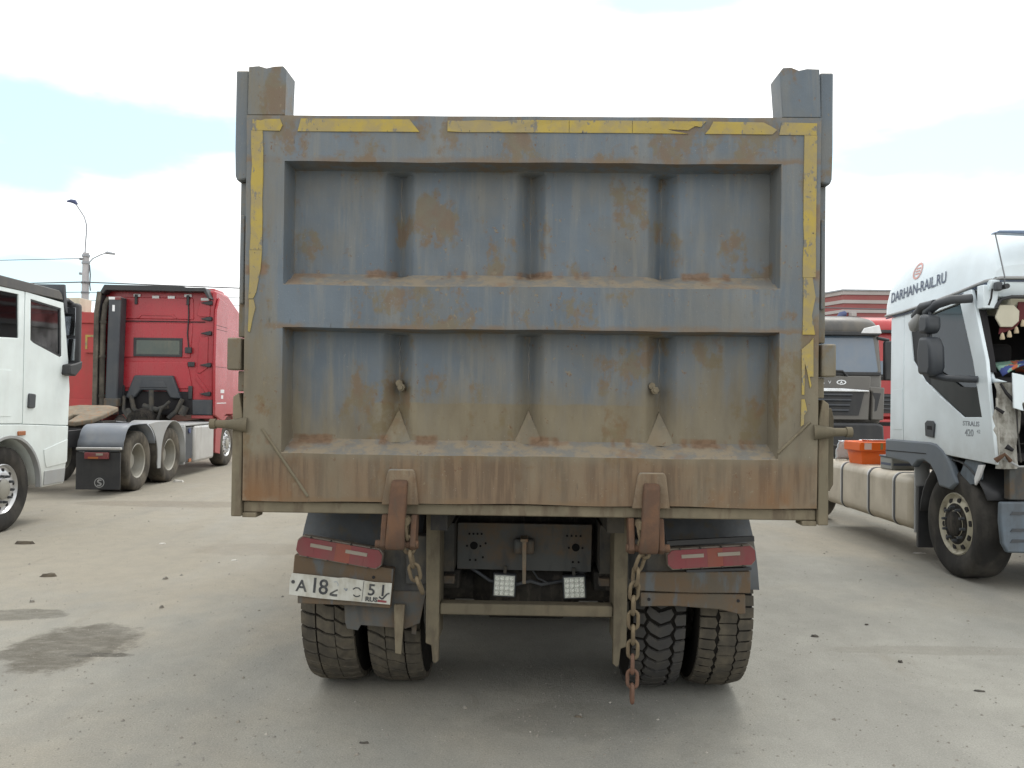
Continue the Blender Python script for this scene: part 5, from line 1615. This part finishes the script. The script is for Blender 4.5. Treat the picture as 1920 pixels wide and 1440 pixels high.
def frust(x0, y0, x1, y1, z0, z1):
    return [(-x0, -y0, z0), (x0, -y0, z0), (x0, y0, z0), (-x0, y0, z0), (-x1, -y1, z1), (x1, -y1, z1), (x1, y1, z1), (-x1, y1, z1)]


mb = MB()
mb.add(frust(.17, .13, .195, .15, 0, .17), [(0, 3, 2, 1), (0, 1, 5, 4), (1, 2, 6, 5), (2, 3, 7, 6), (3, 0, 4, 7)])
part('tub', mb, 'orange_plastic', cr, bevel=.012, solid=.006)
mb = MB().ring([(-.225, -.175), (.225, -.175), (.225, .175), (-.225, .175)], [(-.195, -.148), (.195, -.148), (.195, .148), (-.195, .148)], 'z', .155, .265)
part('rim', mb, 'orange_plastic', cr, bevel=.012)
pbox('sticker', 'sticker', cr, -.17, -.08, -.1775, -.174, .175, .25)
pbox('yellow_mark', 'yellow_tape', cr, .035, .065, -.1775, -.174, .175, .25)
bb = thing('battery', (4.31, 8.86, TZ), 'grey battery box with dark stripe beside the dark fender', 'battery', R_(4))
pbox('case', 'battery_grey', bb, -.17, .17, -.12, .12, 0, .13, .01)
pbox('lid', 'fender_grey', bb, -.178, .178, -.128, .128, .132, .150, .004)
pbox('stripe', 'ink_blue', bb, -.15, .12, -.1225, -.119, .045, .072)
pbox('stripe', 'ink_blue', bb, -.1725, -.1695, -.10, .10, .045, .072)
bgm = MB()
rn = random.Random(9)
bgm.grid(9, 9, lambda u, v: (-.14 + .26 * u + rn.uniform(-.012, .012), -.02 + .12 * math.sin(u * 5) * .3 + rn.uniform(-.012, .012) + .12 * (1 - v), .01 + .24 * v + rn.uniform(-.01, .01) - .05 * u * v))
bag = part('plastic_bag', bgm, 'bag_white', None, smooth=80, solid=.02)
bag.location = (4.26, 10.08, TZ)
tag(bag, 'crumpled white plastic bag left of the orange crate', 'bag')
fo2 = MB().add(frust(.10, .06, .12, .08, 0, .05), [(0, 3, 2, 1), (0, 1, 5, 4), (1, 2, 6, 5), (2, 3, 7, 6), (3, 0, 4, 7), (4, 5, 6, 7)])
o = part('foil_tray', fo2, 'chrome', None, bevel=.004)
o.location = (4.36, 9.62, TZ + .235)
tag(o, 'crumpled silver foil tray sticking out of the orange crate', 'tray')
# blanket on the dashboard
mb = MB()
rn = random.Random(4)
mb.grid(40, 12, lambda u, v: (-1.08 + 1.6 * u, yw(6.72 + .42 * v), 1.735 + .07 * abs(math.sin(u * 9 + v * 3)) + .05 * math.sin(u * 4) ** 2 + .03 * math.sin(v * 7 + u * 15) + .02 - .05 * (1 - v)))
bl = part('blanket', mb, 'blanket_cloth', None, smooth=80, solid=.012)
bl.location = (5.22, 7.36, .11)
tag(bl, 'crumpled green and orange blanket lying on the open dashboard', 'blanket')

# ================================================================== GREY TRUCK AND RED TRUCK BEHIND (facing the camera)
def far_cab(loc, main, dark, label, h=0.0, chrome=True):
    t = thing('tractor_truck', loc, label, 'truck')
    hw = 1.24
    body_ = part('cab_body', MB().prism([(0.06, 1.20), (0.02, 2.05), (0.16, 2.78 + h), (2.0, 2.78 + h), (2.0, 1.0), (.6, 1.0)], 'x', -hw, hw), main, t, bevel=.05, seg=3)
    secs = [(.06, 2.76), (.03, 2.84), (.10, 2.98), (.30, 3.09), (.8, 3.14), (2.0, 3.14)]

    def rf(u, v):
        i = int(round(v * (len(secs) - 1)))
        yy, zz = secs[i]
        a = math.pi * (1 - u)
        xx = math.copysign(abs(math.cos(a)) ** .35, math.cos(a)) * (hw - .0)
        return (xx, yy + (.12 * abs(math.cos(a)) ** 6 if i < 3 else 0), h + 2.74 + (zz - 2.74) * abs(math.sin(a)) ** .35)
    ro_ = part('roof', MB().grid(25, len(secs), rf), dark, t, smooth=60)
    for sg in (-1, 1):
        part('corner_lamp', MB().prism([(sg * .86, 2.77 + h), (sg * .92, 2.86 + h), (sg * 1.18, 2.92 + h), (sg * 1.225, 2.77 + h)], 'y', .01, .12), 'decal_white' if chrome else main, ro_, bevel=.01)
    ws = MB().prism([(-1.12, 2.07), (1.12, 2.07), (1.16, 2.12), (1.12, 2.70 + h), (1.08, 2.73 + h), (-1.08, 2.73 + h), (-1.12, 2.70 + h), (-1.16, 2.12)], 'y', -.006, .006)
    ws.v = [(a, b + .005 + (c_ - 2.05) * .19, c_) for a, b, c_ in ws.v]
    wo_ = part('windscreen', ws, paint('far_glass' + str(int(loc[1])), (0.10, 0.14, 0.19), 0.08, amt=0.35, dirt=(0.22, 0.21, 0.20), scale=1.5, spec=0.8), t)
    wr = MB().prism([(-1.20, 2.03), (1.20, 2.03), (1.20, 2.09), (-1.20, 2.09)], 'y', -.02, .05)
    part('windscreen_seal', wr, 'black_plastic', t, bevel=.01)
    sb = MB().prism([(-1.2, 2.735), (1.2, 2.735), (1.2, 2.80), (-1.2, 2.80)], 'y', .02, .14)
    sb.v = [(a, b, c_ + h) for a, b, c_ in sb.v]
    part('windscreen_seal', sb, 'black_plastic', t, bevel=.01)
    part('wiper', MB().tube([(.60, -.03, 2.02), (.52, -.04, 2.10), (-.4, -.03, 2.13), (-.9, -.02, 2.14)], .018, 8), 'black_plastic', t, smooth=50)
    part('wiper', MB().tube([(-.2, -.03, 2.02), (-.3, -.04, 2.09), (-.9, -.03, 2.10)], .018, 8), 'black_plastic', t, smooth=50)
    fp_ = part('front_panel', MB().prism([(-1.0, 1.25), (.98, 1.25), (1.02, 2.02), (-1.02, 2.02)], 'y', -.03, .055), main, t, bevel=.015)
    if chrome:
        ovo, ovi = [(1.0 + 0 * k, 0) for k in range(1)], None
        ex_ = .50
        part('emblem', MB().ring([(ex_ + .085 * math.cos(k * .349), 1.905 + .042 * math.sin(k * .349)) for k in range(18)], [(ex_ + .065 * math.cos(k * .349), 1.905 + .028 * math.sin(k * .349)) for k in range(18)], 'y', -.036, -.029), 'chrome', fp_)
        part('emblem', MB().prism([(ex_ - .03, 1.88), (ex_, 1.93), (ex_ + .03, 1.88), (ex_, 1.895)], 'y', -.036, -.029), 'chrome', fp_)
        for s_, xx_ in (('V', .27), ('A', .15), ('M', .02), ('N', -.12)):
            text('lettering', s_, .07, 'chrome', fp_, frame4((xx_, -.0325, 1.88), (1, 0, 0), (0, 0, 1)), 1.2, .003)
        part('chrome_strip', MB().prism([(-.98, 1.74), (-.96, 1.80), (.5, 1.80), (.96, 1.77), (.98, 1.745)], 'y', -.075, -.028), 'chrome', fp_, bevel=.008)
    gr_ = part('grille', MB().prism([(-.80, 1.33), (.80, 1.33), (.90, 1.735), (-.90, 1.735)], 'y', -.045, -.02), 'black_plastic', fp_)
    for k in range(4):
        zz = 1.39 + k * .09
        part('slat', MB().prism([(-.05, zz), (-.075, zz + .02), (-.07, zz + .045), (-.045, zz + .04)], 'x', -.66 - k * .02, .62 + k * .02), 'dark_plastic', gr_)
    for sg in (-1, 1):
        vp = part('corner_vent', MB().prism([(sg * 1.03, 1.25), (sg * 1.245, 1.25), (sg * 1.26, 1.82), (sg * .98, 1.84), (sg * 1.0, 1.76), (sg * 1.04, 1.74)], 'y', -.035, .25), main, t, bevel=.02)
        part('vent_slot', MB().prism([(sg * 1.08, 1.40), (sg * 1.12, 1.42), (sg * 1.19, 1.72), (sg * 1.04, 1.73), (sg * 1.09, 1.6)], 'y', -.038, -.03), 'black_plastic', vp)
        part('mirror', MB().box(sg * 1.32, sg * 1.50, .10, .20, 1.95, 2.65), 'black_plastic', t, bevel=.03).location = (0, 0, h)
        part('mirror_arm', MB().tube([(sg * 1.2, .15, 2.70), (sg * 1.41, .15, 2.66)], .03, 8), 'black_plastic', t).location = (0, 0, h)
        wheel(t, (sg * 1.05, 1.35, .48), 'front_alloy', sg)
        pbox('frame_rail', 'black_plastic', t, sg * .36, sg * .44, .3, 6.5, .65, .92)
        wheel(t, (sg * 1.05, 5.0, .48), 'plain', sg)
    bp = part('bumper', MB().prism([(-1.22, .42), (1.22, .42), (1.25, .6), (1.22, 1.16), (1.1, 1.20), (-1.1, 1.20), (-1.22, 1.16), (-1.25, .6)], 'y', -.10, .5), 'black_plastic' if chrome else main, t, bevel=.04, seg=3)
    part('bumper_slot', MB().box(-.7, .55, -.106, -.095, 1.06, 1.14), 'interior', bp)
    for sg in (-1, 1):
        part('headlamp', MB().box(sg * .78, sg * 1.16, -.108, -.08, .72, .92), 'chrome', bp, bevel=.02)
    return t


far_cab((5.25, 14.0, 0), 'grey_truck', 'grey_dark', 'dark grey truck facing us with chrome strip, behind the orange crate')
far_cab((8.35, 17.0, 0), 'red_far', 'red_far', 'red truck squeezed between the dark grey truck and wrecked white truck', .30, False)

# red tipper far left, behind the white cab's mirror
rd = thing('dump_truck', (-10.9, 19.0, 0), 'red dump truck body with yellow tape corner, behind the white cab mirror', 'dump truck')
bx = part('tipper_body', MB().prism([(-1.25, 1.12), (1.25, 1.12), (1.25, 3.46), (-1.25, 3.46)], 'y', 0, 5.2), 'red_tipper', rd, bevel=.02)
part('stile', MB().box(.98, 1.25, -.06, -.001, 1.12, 3.48), 'red_tipper', bx, bevel=.01)
part('stile', MB().box(-1.25, -.98, -.06, -.001, 1.12, 3.48), 'red_tipper', bx, bevel=.01)
part('rail', MB().box(-.978, .978, -.05, -.001, 3.20, 3.46), 'red_tipper', bx, bevel=.01)
part('rail', MB().box(-.978, .978, -.05, -.001, 1.12, 1.40), 'red_tipper', bx, bevel=.01)
part('reflective_tape', MB().prism([(.78, 2.58), (.83, 2.58), (.83, 2.87), (1.16, 2.87), (1.16, 2.92), (.78, 2.92)], 'y', -.066, -.0605), 'yellow_tape', bx)
part('tape_backing', MB().box(.75, 1.18, -.0602, -.04, 2.50, 2.96), 'red_tipper', bx)
part('corner_box', MB().box(.25, .62, -.05, .5, 3.48, 3.80), 'headliner', bx, bevel=.01)
pbox('underrun_bar', 'dark_steel', rd, -1.1, 1.1, .2, .3, .55, .70, .01)
pbox('frame', 'black_plastic', rd, -.45, .45, .1, 7.5, .62, 1.119)
part('cab', MB().prism([(5.6, .6), (7.4, .6), (7.5, 1.5), (7.3, 2.9), (5.6, 2.95)], 'x', -1.2, 1.2), 'red_tipper', rd, bevel=.05)
for sg in (-1, 1):
    wheel(rd, (sg * 1.05, .9, .48), 'plain', sg)
    wheel(rd, (sg * 1.05, 2.2, .48), 'plain', sg)
    wheel(rd, (sg * 1.05, 6.4, .48), 'plain', sg)

# ================================================================== BUILDING behind the right-hand trucks
bd = thing('building', (24.0, 46.0, 0), 'long low building with red and white striped cladding, far right', 'building')
bw = MB().prism([(-4.9, 0), (8, 0), (8, 14), (-9.5, 14)], 'z', 0, 5.5)
part('wall', bw, 'bld_white', bd)
zz = 5.505
for i, (m_, h_) in enumerate((('bld_white', .30), ('bld_red', .80), ('bld_white', .18), ('bld_red', .36), ('bld_white', .20), ('bld_red', .30), ('bld_white', .22))):
    g_ = .10 if m_ == 'bld_red' else .16
    part('cladding_band', MB().prism([(-4.9 - g_, -g_), (8 + g_, -g_), (8 + g_, 14 + g_), (-9.5 - g_, 14 + g_)], 'z', zz, zz + h_ - .004), m_, bd)
    zz += h_
part('parapet', MB().prism([(-5.12, -.22), (8.2, -.22), (8.2, 14.2), (-9.75, 14.2)], 'z', zz, zz + .08), 'galv', bd)
for k in range(3):
    wx = -3.2 + k * 3.2
    wf = pbox('window', 'bld_blue', bd, wx - .08, wx + 2.08, -.14, -.001, 4.6, 5.48)
    part('pane', MB().box(wx, wx + 2.0, -.16, -.141, 4.68, 5.40), 'bld_white', wf)
pbox('canopy', 'bld_white', bd, -2.6, 3.0, -.9, -.17, 5.9, 6.05, .02)
part('vent_pipe', MB().tube([(-5.5, -.6, 0), (-5.5, -.6, 6.2), (-5.35, -.6, 6.45), (-5.1, -.5, 6.5)], .16, 10), 'bld_blue', bd, smooth=50)
part('wall_lamp', MB().box(-4.75, -4.45, -.6, -.17, 6.35, 6.6), 'bld_white', bd, bevel=.03)

# ================================================================== STREET LAMP AND WIRES
pl = thing('street_lamp', (-21.43, 40.0, 0), 'concrete lamp post with a tall curved arm and a small side arm', 'street lamp')
part('pole', MB().tube([(0, 0, 0), (0, 0, 8.5)], [.24, .15], 12), 'concrete_pole', pl, smooth=50)
part('arm', MB().tube([(-.05, 0, 8.1), (-.04, 0, 8.9), (.0, 0, 9.5), (.0, 0, 9.9), (-.12, 0, 10.3), (-.35, 0, 10.65), (-.58, 0, 10.98)], .035, 8), 'galv', pl, smooth=50)
part('lamp_head', MB().tube([(-.50, 0, 10.94), (-.62, 0, 11.06), (-.80, 0, 11.10), (-1.0, 0, 11.08)], [.06, .11, .09, .04], 10), 'bld_blue', pl, smooth=50)
part('arm', MB().tube([(.15, 0, 7.5), (.16, 0, 8.0), (.35, 0, 8.22), (.75, 0, 8.42), (1.0, 0, 8.50)], .03, 8), 'galv', pl, smooth=50)
part('lamp_head', MB().tube([(.95, 0, 8.50), (1.05, 0, 8.52), (1.45, 0, 8.46)], [.04, .08, .05], 8), 'galv', pl, smooth=50)
for zz in (8.35, 8.0, 7.0, 6.5, 6.1):
    part('clamp', MB().tube([(0, 0, zz - .05), (0, 0, zz + .05)], .20, 12), 'galv', pl, smooth=50)
for zz in (8.15, 7.42):
    part('insulator_arm', MB().tube([(0, 0, zz), (-.3, 0, zz + .05)], [.05, .07], 8), 'galv', pl)
part('cable', MB().tube([(.19, 0, 7.9), (.24, 0, 7.4), (.22, 0, 6.9), (.26, 0, 6.6)], .03, 6), 'wire', pl)


def wire(z0, xa, xb, za, zb, label, r=.022):
    pts = []
    for k in range(13):
        t = k / 12
        pts.append((-21.43 + (xa) * (1 - t), 40.0 - .22 + 0 * t, za + (z0 - za) * t - 1.2 * t * (1 - t)))
    if xb:
        for k in range(1, 13):
            t = k / 12
            pts.append((-21.43 + xb * t, 40.0 - .22, z0 + (zb - z0) * t - 1.2 * t * (1 - t)))
    o = part('overhead_wire', MB().tube(pts, r, 6), 'wire', None, smooth=60)
    tag(o, label, 'wire', 'wires on the lamp post')


wire(8.18, -70, 0, 6.9, 0, 'uppermost overhead wire, running left from the lamp post top', .018)
wire(7.0, -70, 90, 5.7, 5.7, 'thickest overhead wire, crossing the lamp post below the side arm', .03)
wire(6.5, -70, 90, 5.4, 5.4, 'second overhead wire below the side arm of lamp post', .016)
wire(6.1, -70, 90, 5.1, 5.1, 'lowest overhead wire, just above the red dump truck', .014)

# ================================================================== LITTER AND GRIT
def scrap(px, py, L, Wd, rot, m, name, label, cat, h=.015):
    p = on_ground(px, py)
    rn = random.Random(px)
    k = 9
    pts = []
    for i in range(k):
        a = 2 * math.pi * i / k
        rr = rn.uniform(.7, 1.1)
        pts.append((L / 2 * math.cos(a) * rr, Wd / 2 * math.sin(a) * rr))
    mb = MB()
    mb.add([(a, b, 0.001) for a, b in pts] + [(a * .75, b * .7, h * rn.uniform(.5, 1.2)) for a, b in pts], [tuple(range(k - 1, -1, -1)), tuple(range(k, 2 * k))] + [(i, (i + 1) % k, k + (i + 1) % k, k + i) for i in range(k)])
    o = part(name, mb, m)
    o.location = p
    o.rotation_euler = (0, 0, R_(rot))
    tag(o, label, cat)


scrap(45, 1020, .28, .06, 4, 'wood_dark', 'wood_scrap', 'dark splinter of wood in front of the left white cab wheel', 'debris', .03)
scrap(92, 1081, .15, .05, 8, 'wood_dark', 'wood_scrap', 'short dark splinter above the large oil stain', 'debris', .025)
scrap(310, 1086, .05, .035, 20, 'stone', 'stone', 'brown pebble midway between oil stain and left tail lamp', 'stone', .02)
scrap(440, 1051, .09, .05, 5, 'paper_scrap', 'paper_scrap', 'pale scrap left of the left tail lamp', 'debris', .012)
scrap(305, 1020, .08, .04, 5, 'paper_scrap', 'paper_scrap', 'small pale scrap on the tan ground left of tailgate', 'debris', .01)
scrap(335, 904, .22, .09, 5, 'paper_scrap', 'paper_scrap', 'pale crumpled scrap beside the red truck rear wheels', 'debris', .04)
scrap(1528, 1194, .065, .028, -12, 'rubber_scrap', 'rubber_scrap', 'black rubber scrap right of the rear right tyre', 'debris', .012)
scrap(1625, 1172, .04, .02, 10, 'rubber_scrap', 'rubber_scrap', 'tiny black scrap in the middle of the right-hand ground', 'debris', .01)
scrap(1688, 1242, .038, .03, 40, 'rubber_scrap', 'rubber_scrap', 'small black chip on the right-hand foreground', 'debris', .012)
scrap(1838, 1297, .07, .02, -8, 'rubber_scrap', 'rubber_scrap', 'long thin black scrap near the lower right corner', 'debris', .01)
scrap(683, 1394, .05, .018, 5, 'rubber_scrap', 'rubber_scrap', 'thin black scrap at the bottom edge of the picture', 'debris', .008)
scrap(1725, 1038, .16, .05, -5, 'paper_scrap', 'paper_scrap', 'whitish scrap in front of the wrecked truck fuel tank', 'debris', .012)
scrap(872, 1328, .03, .02, -5, 'stone', 'stone', 'dark pebble on the ground below the work lamps', 'stone', .012)
scrap(1085, 1345, .045, .02, -15, 'wood_dark', 'wood_scrap', 'small brown splinter left of the hanging chain end', 'debris', .01)
scrap(60, 1129, .045, .03, 15, 'stone', 'stone', 'dark pebble just above the smaller oil stain', 'stone', .018)
scrap(302, 1140, .04, .03, 15, 'stone', 'stone', 'small pebble right of the oil stains', 'stone', .018)
# loose grit, beyond counting
for (m_, cnt, seed, big_, lab) in (('stone', 3600, 21, 1.0, 'loose dark grit scattered over the yard ground'), ('pale_grit', 1500, 33, .62, 'loose pale grit scattered over the yard ground')):
    mb = MB()
    rn = random.Random(seed)
    for k in range(cnt):
        yy = 2.4 + 11 * rn.random() ** 1.6
        xx = rn.uniform(-.72, .72) * yy
        s_ = rn.uniform(.0025, .008) * big_ * (1 if rn.random() < .94 else 2.2)
        h_ = s_ * rn.uniform(.5, .9)
        a = rn.random() * 6.28
        vs = [(xx + s_ * math.cos(a + q) * (1 if j % 2 else .75), yy + s_ * math.sin(a + q) * .9, .0005) for j, q in enumerate((0, 1.3, 2.5, 3.8, 5.1))] + [(xx + s_ * .2, yy, h_)]
        mb.add(vs, [(0, 1, 5), (1, 2, 5), (2, 3, 5), (3, 4, 5), (4, 0, 5)])
    o = part('gravel', mb, m_)
    o['kind'] = 'stuff'
    o['label'] = lab
    o['category'] = 'gravel'
